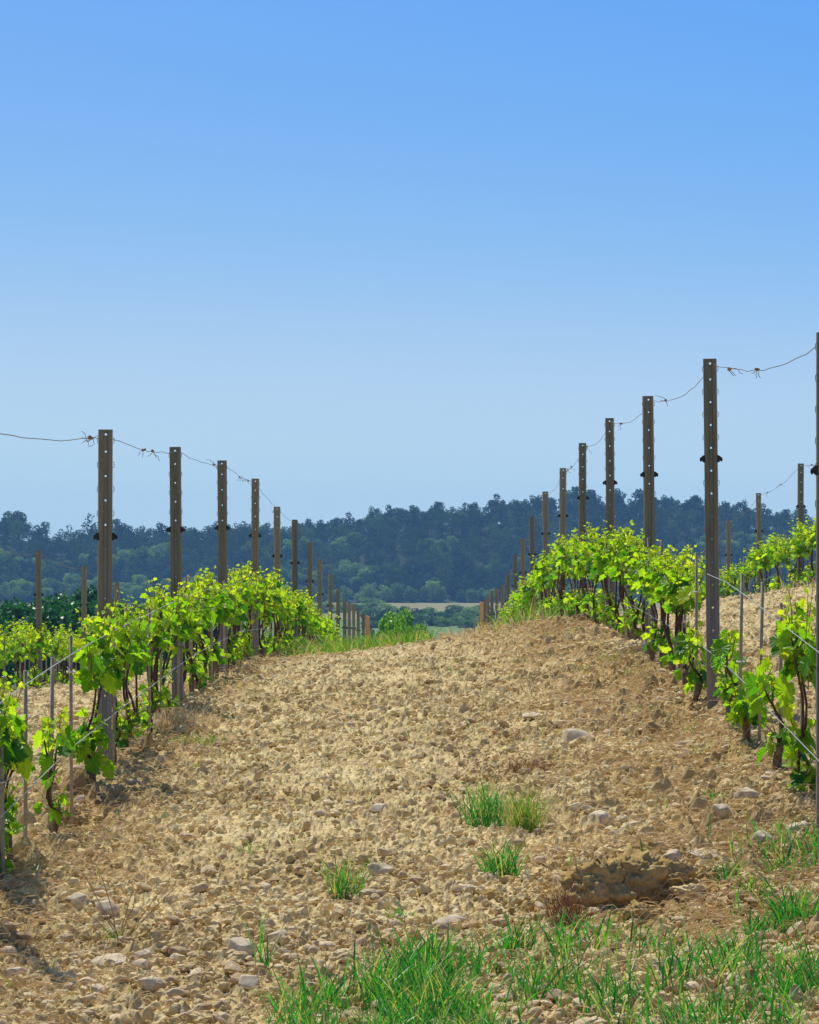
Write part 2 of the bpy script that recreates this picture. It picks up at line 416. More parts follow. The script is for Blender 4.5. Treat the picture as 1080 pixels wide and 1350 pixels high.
tag(o, 'small pale limestone gravel mixed into the soil', 'gravel', kind='stuff')

# individual stones: picture x, y, half width in picture px, where
STONES = [(760, 976, 20, 'long cream stone lying half way up the track beside the right row', .5), (790, 1090, 19, 'squarish cream stone right of the largest grass tuft', .85),
 (745, 957, 14, 'thin cream stone just above the long cream stone', .35), (757, 1068, 13, 'small rounded stone directly above the squarish cream stone', .6), (776, 1071, 9, 'smallest brown pebble touching the small rounded stone', .6),
 (952, 1078, 17, 'angular grey stone below the right row, upper of two', .8), (925, 1130, 18, 'flat grey slab near the turned clod on the right', .35), (985, 1052, 20, 'pale wedge stone at the foot of the right vines', .5),
 (1005, 1115, 13, 'upright pointed pale stone in the right corner grass', 1.0), (1052, 1098, 15, 'round pale stone below the rightmost vine stump', .6), (885, 1137, 14, 'upright grey stone behind the large earth clods', .9),
 (101, 1192, 15, 'blunt grey stone near the lower left vines', .7), (141, 1205, 17, 'pale round stone behind the bare dry twigs', .8), (147, 1274, 24, 'long flat cream stone in the lower left soil', .4),
 (190, 1267, 16, 'rounded cream stone right of the long flat one', .65), (200, 1303, 16, 'pointed cream stone below the rounded one', .6), (317, 1257, 17, 'upright cream stone behind the tall grass blades', .8),
 (505, 1154, 17, 'smooth pale stone on the right of the middle grass tuft', .6), (327, 1302, 14, 'round tan stone at the edge of the bottom grass', .8), (131, 1310, 18, 'flattish white stone near the bottom left corner', .45),
 (365, 1243, 14, 'tan stone beside the tall grass blades', .7), (231, 1269, 11, 'small smooth pebble between two larger cream stones', .6), (592, 1222, 20, 'tilted slab with a dark underside above the green grass', .45),
 (616, 1176, 15, 'tan slab below the leafy grass tuft', .4), (890, 1272, 16, 'cream slab in the soil among the bottom grass', .4), (820, 1085, 9, 'little cream stone right of the squarish one', .7),
 (500, 1070, 12, 'small cream stone in the middle of the track', .6), (705, 946, 15, 'thin white slab on the upper track', .25), (20, 1290, 14, 'tan stone at the left picture edge', .7), (455, 1262, 12, 'small flat stone left of the bottom grass', .5)]
for k, (px, py, hw, lab, asp) in enumerate(STONES):
    x, y, z = gpix(px, py + 3); r = hw / F * y
    v, f = lump(4, 100 + k, .22, .9, 1, True)
    v = v * np.array([1, .9, asp]) * r * 1.2
    o = obj('stone', mesh_np('stone', v, f, M_stone, True)); o.location = (x, y, z + .01 + r * asp * .35); o.rotation_euler = (rnd.uniform(-.2, .2), rnd.uniform(-.25, .25), rnd.uniform(-.5, .5))
    tag(o, lab, 'stone', 'larger stones on the track')

CL = [(835, 1178, 42, .95, 'tallest dark earth clod of the turned heap on the right'), (785, 1192, 48, .85, 'dark rough earth clod with dry roots at its left end'), (878, 1168, 34, .7, 'paler earth clod at the right end of the turned heap'),
      (912, 1182, 24, .6, 'small crumbly clod right of the turned heap'), (845, 1212, 24, .7, 'small dark clod in front of the turned heap'), (940, 1150, 24, .6, 'low brown clod behind the right corner grass'),
      (930, 945, 12, .8, 'earth clod at the foot of the nearest right post'), (860, 1040, 20, .7, 'rough brown clod on the slope left of the right vines'), (95, 1075, 20, .8, 'dark clod beside the hollow under the left vines'),
      (120, 1092, 16, .7, 'clod on the near lip of the left hollow'), (1000, 1285, 20, .5, 'brown clod in the bottom right corner'), (955, 1262, 14, .5, 'low clod above the one in the bottom right corner'),
      (835, 852, 18, .7, 'reddish brown clod on the crest beside the right row'), (810, 846, 14, .7, 'smaller clod on the crest beside the right row'), (170, 1000, 11, .9, 'clod against a stump left of the nearest left post')]
for k, (px, py, hw, asp, lab) in enumerate(CL):
    x, y, z = gpix(px, py + 8); r = hw / F * y
    v, f = lump(5, 200 + k, .45, 1.3, 1)
    n = np.array([2.6 * (abs(mnoise.noise(Vector(q) * 4.5 + Vector((k, 0, 0)))) + .5 * abs(mnoise.noise(Vector(q) * 10)) + .3 * abs(mnoise.noise(Vector(q) * 22))) - 1 for q in v])
    v = v * (1 + .1 * n)[:, None] * np.array([1, .9, asp * .85]) * r
    o = obj('earth_clod', mesh_np('earth_clod', v, f, M_wet if k in (0, 1, 2, 4, 8) else M_clod, True)); o.location = (x, y, z + r * (.55 if k < 5 else .15))
    tag(o, lab, 'clod of earth', 'large earth clods')

# ------------------------------------------------------------------ grass
def blades(mb_or_none, P, H, W, lean, col, bend=.5):
    """many curved blades as one vertex array; P (n,3) roots"""
    n = len(P); a = rng.uniform(0, 2 * PI, n); d = np.stack([np.cos(a), np.sin(a)], 1)
    b = rng.uniform(0, 2 * PI, n); side = np.stack([np.cos(b), np.sin(b) * .5, np.zeros(n)], 1)
    V = np.zeros((n, 9, 3)); ts = [0, .3, .6, .85, 1.0]; ws = [.7, 1, .8, .45]
    for i, t in enumerate(ts):
        c = P.copy(); off = lean * H * (t ** 1.8)
        c[:, 0] += d[:, 0] * off; c[:, 1] += d[:, 1] * off; c[:, 2] += H * (t - bend * lean * t ** 2.2 * .55)
        if i < 4:
            V[:, 2 * i] = c - side * (W * ws[i])[:, None] * .5; V[:, 2 * i + 1] = c + side * (W * ws[i])[:, None] * .5
        else: V[:, 8] = c
    base = (np.arange(n) * 9)[:, None]
    q = np.concatenate([base + np.array([[2 * i, 2 * i + 1, 2 * i + 3, 2 * i + 2]]) for i in range(3)]); t3 = base + np.array([[6, 7, 8]])
    return V.reshape(-1, 3), [t3, q], np.repeat(col, 9)

def tuft_mesh(name, n, rad, h, w, dry=.1, lean=(.2, .9), m=None):
    r = rad * np.sqrt(rng.uniform(0, 1, n)); a = rng.uniform(0, 2 * PI, n)
    P = np.stack([r * np.cos(a), r * np.sin(a), np.full(n, -.02)], 1)
    H = h * rng.uniform(.4, 1.0, n); col = rng.uniform(0, .8, n); col[rng.uniform(0, 1, n) < dry] = .97
    v, f, c = blades(None, P, H, w * rng.uniform(.6, 1.2, n), rng.uniform(lean[0], lean[1], n), col)
    return mesh_np(name, v, f, m or M_grass, False, c)

def lawn(name, n, box, mask, hh, w, m, lab, cat, dry=.12):
    x = rng.uniform(box[0], box[1], n * 5); y = rng.uniform(box[2], box[3], n * 5)
    k = rng.uniform(0, 1, len(x)) < mask(x, y); x = x[k][:n]; y = y[k][:n]; n = len(x)
    P = np.stack([x, y, surf(x, y) - .005], 1)
    H = rng.uniform(hh[0], hh[1], n) * (.6 + .8 * fbm(x * 3, y * 3, 9, 2)); col = rng.uniform(0, .8, n); col[rng.uniform(0, 1, n) < dry] = .97
    v, f, c = blades(None, P, H, w * rng.uniform(.6, 1.3, n), rng.uniform(.15, 1.0, n), col)
    return tag(obj(name, mesh_np(name, v, f, m, False, c)), lab, cat, kind='stuff')

def gm(x, y):
    t = fbm(x * 5.5 + 3, y * 2.6, 41, 3)
    edge = 11.2 + .3 * np.sin(x * 3.1) - .9 * np.clip(-x - .05, 0, 1) * 2 - .45 * np.clip(x - .35, 0, .5)
    a = np.clip((edge - y) / .45, 0, 1) * np.clip((t - .46) * 9, 0.06, 1) * np.clip((x + .52) / .12, 0, 1)
    dense = np.clip(1 - np.abs(x - .04) / .26, 0, 1) * np.clip((11.15 - y) / .3, 0, 1) * np.clip((t - .38) * 8, .1, 1)
    r = np.clip((x - .85 - .2 * fbm(y * 2, x, 8, 2)) / .12, 0, 1) * np.clip((t - .53) * 9, 0, 1) * np.clip((13.3 - y) / .8, 0, 1)
    return np.clip(a * .5 + dense * 1.3 + r * .3, 0, 1)
lawn('grass', 8600, (-.6, 2.0, 9.0, 13.4), gm, (.05, .17), .0055, M_grass, 'green grass growing along the near end of the track', 'grass', .16)
def bm_(x, y):
    z = np.clip((x + 1.3) / .3, 0, 1) * np.clip((.12 - x) / .35, 0, 1)
    return np.clip(z * np.clip((fbm(x * 1.5, y * .6, 13, 2) - .3) * 4, .1, 1), 0, 1)
lawn('tall_grass', 7500, (-1.5, .7, 36, 62), bm_, (.08, .24), .010, M_weed, 'tall bright green grass beyond the crest of the track', 'grass', .15)
def rm_(x, y):
    return np.clip(np.exp(-((x - 1.3) / .4) ** 2) + np.exp(-((x + 1.45) / .35) ** 2), 0, 1) * np.clip((y - 33) / 6, .05, 1)
lawn('weeds', 9000, (-2.3, 2.3, 33, 92), rm_, (.12, .34), .014, M_weed, 'yellow green weeds under the far ends of both rows', 'weeds', .3)
def r3_(x, y):
    return np.clip(np.exp(-((x - 4.4) / .4) ** 2) + np.exp(-((x + 4.4) / .4) ** 2), 0, 1) * (fbm(x * 2, y * .5, 3, 2) > .4) + .5 * (np.abs(x - .75) < .6) * (y > 33.5) * (y < 44)
lawn('dry_grass', 8000, (-5.4, 5.4, 33, 60), r3_, (.04, .18), .010, M_dry, 'dry straw coloured grass under the outer vine rows', 'dry grass', .5)
def sm_(x, y):
    return np.clip(.06 + np.exp(-((x - 1.25) / .35) ** 2) * .5 + np.exp(-((x + 1.5) / .25) ** 2) * .6, 0, 1) * (fbm(x * 3, y * 1.2, 23, 3) > .52)
lawn('undergrowth', 8000, (-2.4, 2.6, 10.5, 34), sm_, (.015, .085), .005, M_weed, 'tiny weeds sprouting between the soil crumbs', 'weeds', .35)

# straw litter
n = 13000
P = spots(n, 9, 34, 1.5, lambda x, y: .12 + .9 * np.exp(-((x - 1.0) / .45) ** 2) * (y > 11) + .6 * np.exp(-((x + 1.35) / .3) ** 2)); n = len(P)
L = rng.uniform(.02, .13, n); a = rng.uniform(0, 2 * PI, n); w = rng.uniform(.0009, .002, n) * np.clip(P[:, 1] / 14, 1, 2)
V = np.zeros((n, 8, 3)); lift = rng.uniform(.0, .05, n) * L / .1
cur = rng.uniform(-.5, .5, n)
for i, t in enumerate((0, .33, .66, 1)):
    c = P.copy(); aa = a + cur * t
    c[:, 0] += np.cos(aa) * L * (t - .5); c[:, 1] += np.sin(aa) * L * (t - .5); c[:, 2] += .028 + lift * math.sin(PI * t) + rng.normal(0, .003, n)
    V[:, 2 * i] = c; V[:, 2 * i + 1] = c + np.stack([np.zeros(n), -w * .7, w * 1.6], 1)
base = (np.arange(n) * 8)[:, None]
q = np.concatenate([base + np.array([[2 * i, 2 * i + 1, 2 * i + 3, 2 * i + 2]]) for i in range(3)])
tag(obj('straw', mesh_np('straw', V.reshape(-1, 3), [q], M_dry, False, np.repeat(rng.uniform(0, 1, n), 8))), 'dry straw and stalks littering the soil', 'straw', kind='stuff')

TUFTS = [ # px, py of the root, blades, radius, height, width, dry, material, label
 (640, 1092, 170, .085, .27, .0045, .1, 'g', 'spreading green grass tuft left of the dry based tuft'),
 (693, 1102, 330, .06, .27, .003, .35, 'w', 'largest upright grass tuft with a brown dry base'),
 (662, 1160, 110, .07, .20, .006, .05, 'g', 'leafy green grass tuft below the largest tuft'),
 (455, 1185, 90, .05, .22, .005, .25, 'g', 'grass tuft alone in the middle foreground soil'),
 (326, 1126, 28, .03, .10, .005, .05, 'g', 'small green tuft left of the middle of the track'),
 (347, 1282, 16, .02, .26, .007, .1, 'g', 'sparse tall grass blades at lower left of the track'),
 (152, 1246, 30, .03, .13, .005, .4, 'w', 'small green tuft at the foot of the dry twigs'),
 (530, 1216, 60, .05, .10, .005, .2, 'g', 'low grass tuft just above the bottom grass'),
 (258, 1012, 34, .05, .06, .006, .1, 'w', 'small leafy weed beside the nearest left post'),
 (600, 888, 26, .05, .11, .006, .1, 'w', 'lone green tuft on the upper middle of the track'),
 (545, 898, 60, .12, .12, .004, .6, 'd', 'wiry dry tuft on the upper middle of the track'),
 (700, 1020, 160, .10, .13, .003, .8, 'r', 'reddish dry grass tuft above the largest tuft'),
 (520, 1004, 60, .10, .08, .003, .8, 'd', 'flattened dry grass tuft in the middle of the track'),
 (940, 1058, 45, .03, .10, .006, .0, 'g', 'bright green tuft on the slope under the right row'),
 (915, 1062, 20, .02, .06, .008, .0, 'g', 'small leafy weed left of the bright green tuft'),
 (853, 1150, 20, .02, .16, .008, .0, 'g', 'arching grass blades behind the turned earth clods'),
 (862, 964, 60, .05, .05, .006, .0, 'k', 'dark leafy weed on the slope beside the right row'),
 (962, 1168, 50, .04, .15, .007, .1, 'g', 'arching green tuft right of the turned earth clods'),
 (1035, 1160, 70, .06, .14, .006, .1, 'g', 'green tuft near the right picture edge'),
 (1010, 1240, 90, .06, .15, .007, .1, 'g', 'thick green tuft low in the right corner'),
 (752, 1222, 240, .07, .20, .0022, 1., 'r', 'reddish dry root tuft hanging at the clod heap'),
 (740, 1190, 40, .05, .18, .003, .9, 'd', 'sparse dry stalks left of the clod heap'),
 (255, 1062, 20, .03, .05, .006, .1, 'w', 'tiny green weed on the left side of the track'),
 (205, 1085, 40, .04, .10, .003, .5, 'w', 'thin weedy stalks right of the left hollow'),
 (235, 960, 300, .20, .19, .004, .6, 'd', 'tangled dry brush between the two nearest left posts'),
 (265, 985, 200, .17, .12, .005, .3, 'w', 'grey green weeds under the left row'),
 (1050, 1225, 110, .07, .20, .007, .1, 'g', 'long bladed tuft at the right picture edge'),
 (1060, 1320, 110, .07, .18, .007, .1, 'g', 'long bladed tuft in the bottom right corner'),
 (560, 1290, 120, .08, .22, .007, .1, 'g', 'tallest clump standing out of the bottom centre grass'),
 (1000, 1180, 60, .05, .12, .006, .2, 'g', 'thin tuft left of the right edge grass'),
 (680, 1260, 80, .06, .18, .006, .15, 'g', 'ragged clump at the upper edge of the bottom grass'),
 (415, 1330, 60, .06, .12, .006, .2, 'g', 'small clump at the left end of the bottom grass'),
 (865, 905, 30, .03, .06, .006, .1, 'w', 'small weed at the foot of the second right post')]
MT = {'g': M_grass, 'w': M_weed, 'd': M_dry, 'k': M_grass, 'r': M_root}
for px, py, n, r, h, w, dry, mk, lab in TUFTS:
    x, y, z = gpix(px, py)
    o = obj('grass_tuft', tuft_mesh('grass_tuft', n, r, h, w, dry, (.15, .75) if h > .14 else (.3, 1.1), MT[mk])); o.location = (x, y, z)
    tag(o, lab, 'grass tuft', 'tufts of grass on the track')
# bare dry twigs
x, y, z = gpix(160, 1245)
tw = MB()
for k in range(9):
    a = rnd.uniform(-.7, .7); L = rnd.uniform(.12, .27); p = [(0, 0, 0)]
    for i in range(1, 6):
        t = i / 5; p.append((math.sin(a) * L * t + rnd.uniform(-.006, .006) + .05 * a * t * t, rnd.uniform(-.01, .01) + .03 * math.sin(k) * t, L * math.cos(a) * t))
    tube(tw, p, [.0025 * (1 - .6 * i / 5) for i in range(6)], 4, .3)
o = obj('dry_twigs', tw.build('dry_twigs', M_dry)); o.location = (x, y, z); tag(o, 'bare branching dry twigs standing in the lower left soil', 'dry twigs')

# ------------------------------------------------------------------ steel posts
PH = 1.65
def post_mesh():
    mb = MB(); w = .031; g = .011; zs = [PH - .024 , PH - .104] + [PH - .104 - .1145 * k for k in range(1, 13)]
    ho = .0115; top = PH; bot = -.35
    # front web: two flat bands, a shallow centre channel that carries the holes
    def quad(a, b, c, d): mb.add([a, b, c, d], [(0, 1, 2, 3)])
    for s in (-1, 1):
        quad((s * w, 0, bot), (s * g, 0, bot), (s * g, 0, top), (s * w, 0, top))
        quad((s * g, 0, bot), (s * g * .95, .004, bot), (s * g * .95, .004, top), (s * g, 0, top))
        quad((s * w, 0, bot), (s * (w + .002), .036, bot), (s * (w + .002), .036, top), (s * w, 0, top))
        quad((s * (w + .002), .036, bot), (s * (w - .009), .040, bot), (s * (w - .009), .040, top), (s * (w + .002), .036, top))
    G = g * .95; cur = top
    for z in zs:
        r = .0062 if z == zs[0] else .0048
        h = .0105
        quad((-G, .004, z + h), (G, .004, z + h), (G, .004, cur), (-G, .004, cur))
        sq = []
        for k in range(16):
            an = 2 * PI * k / 16; c_, s_ = math.cos(an), math.sin(an); m_ = max(abs(c_), abs(s_))
            sq.append((c_ / m_ * G, .004, z + s_ / m_ * h))
        ring = [(r * math.cos(2 * PI * k / 16), .004, z + r * math.sin(2 * PI * k / 16)) for k in range(16)]
        mb.add(sq + ring, [(k, (k + 1) % 16, 16 + (k + 1) % 16, 16 + k) for k in range(16)])
        cur = z - h
    quad((-G, .004, bot), (G, .004, bot), (G, .004, cur), (-G, .004, cur))
    me = mb.build('post_body', M_steel); return me
def hook_mesh(s):
    mb = MB(); w = .031
    tube(mb, [(s * w, .012, -.012), (s * (w + .007), .012, -.013), (s * (w + .0085), .012, -.002), (s * (w + .008), .012, .009), (s * (w + .004), .012, .014)], .0016, 5)
    return mb.build('hook', M_steel, True)
def clip_mesh(s):
    o = [(.030, -.018), (.040, -.017), (.046, -.009), (.052, -.016), (.058, -.006), (.056, .005), (.047, .012), (.040, .018), (.030, .019)]
    v = [(s * a, -.004, b) for a, b in o] + [(s * a, .022, b) for a, b in o]; n = len(o)
    f = [tuple(range(n)), tuple(range(2 * n - 1, n - 1, -1))] + [(k, (k + 1) % n, n + (k + 1) % n, n + k) for k in range(n)]
    mb = MB(); mb.add(v, f); me = mb.build('clip', M_black); return me
PB = post_mesh(); HK = {s: hook_mesh(s) for s in (-1, 1)}; CP = {s: clip_mesh(s) for s in (-1, 1)}
def make_post(near):
    r = obj('vine_post', None); b = obj('post_body', PB, r)
    md = b.modifiers.new('thick', 'SOLIDIFY'); md.thickness = .0022
    if near:
        for k in range(10):
            if k == 4: continue
            for s in (-1, 1): obj('wire_hook', HK[s], r, (0, 0, PH - .051 - .1145 * k))
    for s in (-1, 1):
        c = obj('wire_clip', CP[s], r, (0, 0, PH - .503)); c['label'] = 'black plastic wire clip'
    return r
P_near = make_post(True); P_far = make_post(False)
used = set()
ORD = ['nearest', 'second', 'third', 'fourth', 'fifth', 'sixth', 'seventh', 'eighth', 'ninth', 'tenth', 'eleventh', 'twelfth', 'thirteenth', 'fourteenth', 'fifteenth', 'sixteenth', 'seventeenth', 'eighteenth', 'nineteenth']
ROWS = {}
def place_posts(row, xw, lst, far=False):
    ROWS[row] = []
    for i, (d, zt, lab) in enumerate(lst):
        src = P_near if d < 46 and not far else P_far
        rot = (rnd.uniform(-.012, .012), rnd.uniform(-.011, .011), rnd.uniform(-.12, .12))
        tag(src, lab, 'post', 'steel vine posts in the %s' % row)
        if src.name in used: o = copy_thing(src, (xw(d), d, zt - PH), rot)
        else: o = src; used.add(src.name); o.location = (xw(d), d, zt - PH); o.rotation_euler = rot
        ROWS[row].append(Vector((xw(d), d, zt)))
LT = [(12, .45), (17, .583), (22, .649), (27, .695), (32, .663), (37, .48), (42, .395), (47, .147), (52, -.08), (57.4, -.32), (62.3, -.61), (68, -.88), (72.3, -.98), (77, -1.08), (82, -1.23), (88, -1.45)]
RT = [(13.2, .806), (18.2, .979), (23.2, 1.01), (28.2, 1.056), (33.2, 1.014), (38.2, .903), (43.2, .741), (48.4, .494), (53.2, .222), (58.2, -.02), (63.2, -.33), (68.2, -.585), (73.2, -.70), (78.2, -.80), (83.2, -.957), (88.2, -1.126)]
fx = lambda side, zt: 0
place_posts('left row', lambda d: -1.5, [(d, z, ('weathered steel post of the left row, outside the left picture edge' if i == 0 else '%s tall steel post of the vine row left of the track' % (ORD[i - 1] + ('' if i == 1 else ' nearest')))) for i, (d, z) in enumerate(LT)])
place_posts('right row', lambda d: 1.46 if d < 14 else 1.45, [(d, z, ('dark steel post cut off by the right picture edge' if i == 0 else '%s tall steel post of the vine row right of the track' % ('nearest whole' if i == 1 else ORD[i - 1] + ' nearest'))) for i, (d, z) in enumerate(RT)])
place_posts('outer left row', lambda d: -4.4, [(41.4, .035, 'slim grey post standing alone near the left picture edge'), (46.8, -.157, 'grey post just left of the nearest tall left post'), (51.7, -.41, 'grey post mostly hidden behind the nearest tall left post'), (36.3, .13, 'grey post of the outer left row, beyond the left edge')], True)
place_posts('outer right row', lambda d: 4.4, [(42.5, 1.058, 'tallest grey post of the outer right row'), (47.6, .797, 'middle grey post of the outer right row'), (52.6, .484, 'smallest grey post just right of the nearest right post'), (37.6, 1.15, 'grey post of the outer right row beyond the right edge')], True)
place_posts('block beyond the rows', lambda d: -1.5 if d < 108 or d > 118 else 1.5, [(102, -2.07, 'tiny grey post behind the left wooden end post'), (107, -2.25, 'tiny grey post second behind the left wooden end post'), (112, -2.3, 'tiny grey post behind the right wooden end post'), (117, -2.5, 'tiny grey post second behind the right wooden end post')], True)
# wooden end posts
def wood_post(x, d, zt, lab):
    mb = MB(); h = zt - float(ground(x, d)) + .3
    tube(mb, [(0, 0, -.3), (0.004, 0, h * .4), (-.003, 0, h - .31), (0, 0, h - .30)], [.07, .066, .062, .05], 10)
    o = obj('wooden_post', mb.build('wooden_post', M_wood, False), None, (x, d, zt - (h - .3))); tag(o, lab, 'wooden post', 'wooden end posts')
wood_post(-1.5, 95.6, -1.64, 'orange brown wooden end post of the left row'); wood_post(1.45, 91.5, -1.22, 'orange brown wooden end post of the right row')

# ------------------------------------------------------------------ wires
def polyline_wire(pts, r, m, name, sides=5):
    mb = MB(); tube(mb, pts, r, sides); return mb.build(name, m, True)
def top_wire(row, sag, lab, r=.0017, extra=None, nt_=6):
    P = sorted(ROWS[row], key=lambda q: q.y)
    w = obj('trellis_wire', None); pts = []
    if extra: P = [Vector(extra)] + P
    for a, b in zip(P[:-1], P[1:]):
        n = 14
        for i in range(n):
            t = i / n; q = a.lerp(b, t); s_ = sag * rnd.uniform(.97, 1.03) * 4 * t * (1 - t)
            k = 0 if i == 0 else .005
            pts.append((q.x + (.0 if i else 0) + rnd.uniform(-k, k) + .012 * math.sin(PI * t), q.y + .006, q.z - .026 - s_ + rnd.uniform(-k, k)))
    pts.append((P[-1].x, P[-1].y, P[-1].z - .026))
    obj('strand', polyline_wire(pts, r, M_owire, 'strand'), w)
    for a, b in list(zip(P[:-1], P[1:]))[1 if row == 'left row' else 0:nt_]:
        for j in range(rnd.choice((1, 2))):
            t = rnd.uniform(.45, .9); q = a.lerp(b, t); q.z -= .026 + sag * 4 * t * (1 - t)
            mb = MB()
            tube(mb, [(q.x + rnd.uniform(-.008, .008), q.y + .01 * i - .03, q.z + rnd.uniform(-.004, .008)) for i in range(7)], [.002, .004, .006, .005, .006, .004, .002], 5)
            for s in range(rnd.choice((2, 3, 4))):
                L = rnd.uniform(.03, .085); dx, dz = rnd.uniform(-1, 1), rnd.uniform(-1, .35); p = Vector(q); pp = [tuple(p)]
                for i in range(5):
                    p = p + Vector((dx + rnd.uniform(-.8, .8), rnd.uniform(-.3, .3), dz + rnd.uniform(-.7, .5))).normalized() * L / 5; pp.append(tuple(p))
                tube(mb, pp, [.0014] * 5 + [.001], 4)
            obj('dry_tendril', mb.build('dry_tendril', M_tendril), w)
    return tag(w, lab, 'wire')
top_wire('left row', .035, 'rusty top wire with dry tendrils strung along the left row', extra=(-1.5, 7, .36))
top_wire('right row', .07, 'rusty sagging top wire with tendrils along the right row', extra=(1.46, 8.2, .62))
top_wire('outer left row', .06, 'thin pale top wire of the outer left row', .0022, None, 0)
top_wire('outer right row', .06, 'thin sagging top wire of the outer right row', .0022, None, 2)
def low_wire(xw, h, y0, y1, side, lab):
    pts = []
    y = y0
    while y < y1:
        pts.append((xw + rnd.uniform(-.004, .004), y, float(np.interp(y, LY if side < 0 else RY, LZ if side < 0 else RZ)) + h + .012 * math.sin(y * 1.257)))
        y += 1.0 if y < 40 else 3
    # strands are straight between posts, so smooth the ground steps out
    z = np.array([p[2] for p in pts]); z = np.convolve(np.pad(z, 2, mode='edge'), np.ones(5) / 5, 'valid')
    pts = [(p[0], p[1], zz) for p, zz in zip(pts, z)]
    w = obj('trellis_wire', polyline_wire(pts, .0021, M_wire, 'trellis_wire')); tag(w, lab, 'wire')
low_wire(-1.455, .34, 8, 90, -1, 'lower bright wire running through the left vines'); low_wire(-1.455, .73, 8, 90, -1, 'upper bright wire running through the left vines')
low_wire(1.405, .33, 8, 90, 1, 'lower bright wire running through the right vines'); low_wire(1.405, .72, 8, 18.25, 1, 'upper bright wire ending at the nearest whole right post')

# ------------------------------------------------------------------ vines
HALF = [(0, .04), (.09, -.10), (.24, -.17), (.33, -.07), (.47, -.06), (.46, .06), (.52, .14), (.41, .22), (.55, .29), (.52, .37), (.60, .46), (.48, .50), (.42, .58), (.28, .53), (.34, .67), (.24, .71), (.22, .82), (.11, .84), (0, 1.0)]
LO = [(x, y) for x, y in HALF] + [(-x * .97, y * 1.0) for x, y in HALF[-2:0:-1]]
LO = np.array(LO); nL = len(LO)
def leaf_pts(cup, fold):
    r2 = LO[:, 0] ** 2 + (LO[:, 1] - .35) ** 2
    z = -cup * r2 + fold * np.abs(LO[:, 0]) + .03 * np.sin(np.arange(nL) * 2.2)
    v = np.concatenate([np.stack([LO[:, 0], LO[:, 1], z], 1), [[0, .32, 0]]])
    return v
LF = np.array([(k, (k + 1) % nL, nL) for k in range(nL)])
class Foliage:
    def __init__(s): s.v = []; s.f = []; s.a = []; s.n = 0
    def leaf(s, p, tip, nrm, size, col):
        v = leaf_pts(rnd.uniform(-.1, .45), rnd.uniform(-.05, .45)) * size
        y = Vector(tip).normalized(); z = Vector(nrm); z = (z - y * z.dot(y)).normalized(); x = y.cross(z)
        M = np.array([x, y, z])
        v = v @ M + np.array(p)
        s.v.append(v); s.f.append(LF + s.n); s.a.append(np.full(len(v), col)); s.n += len(v)
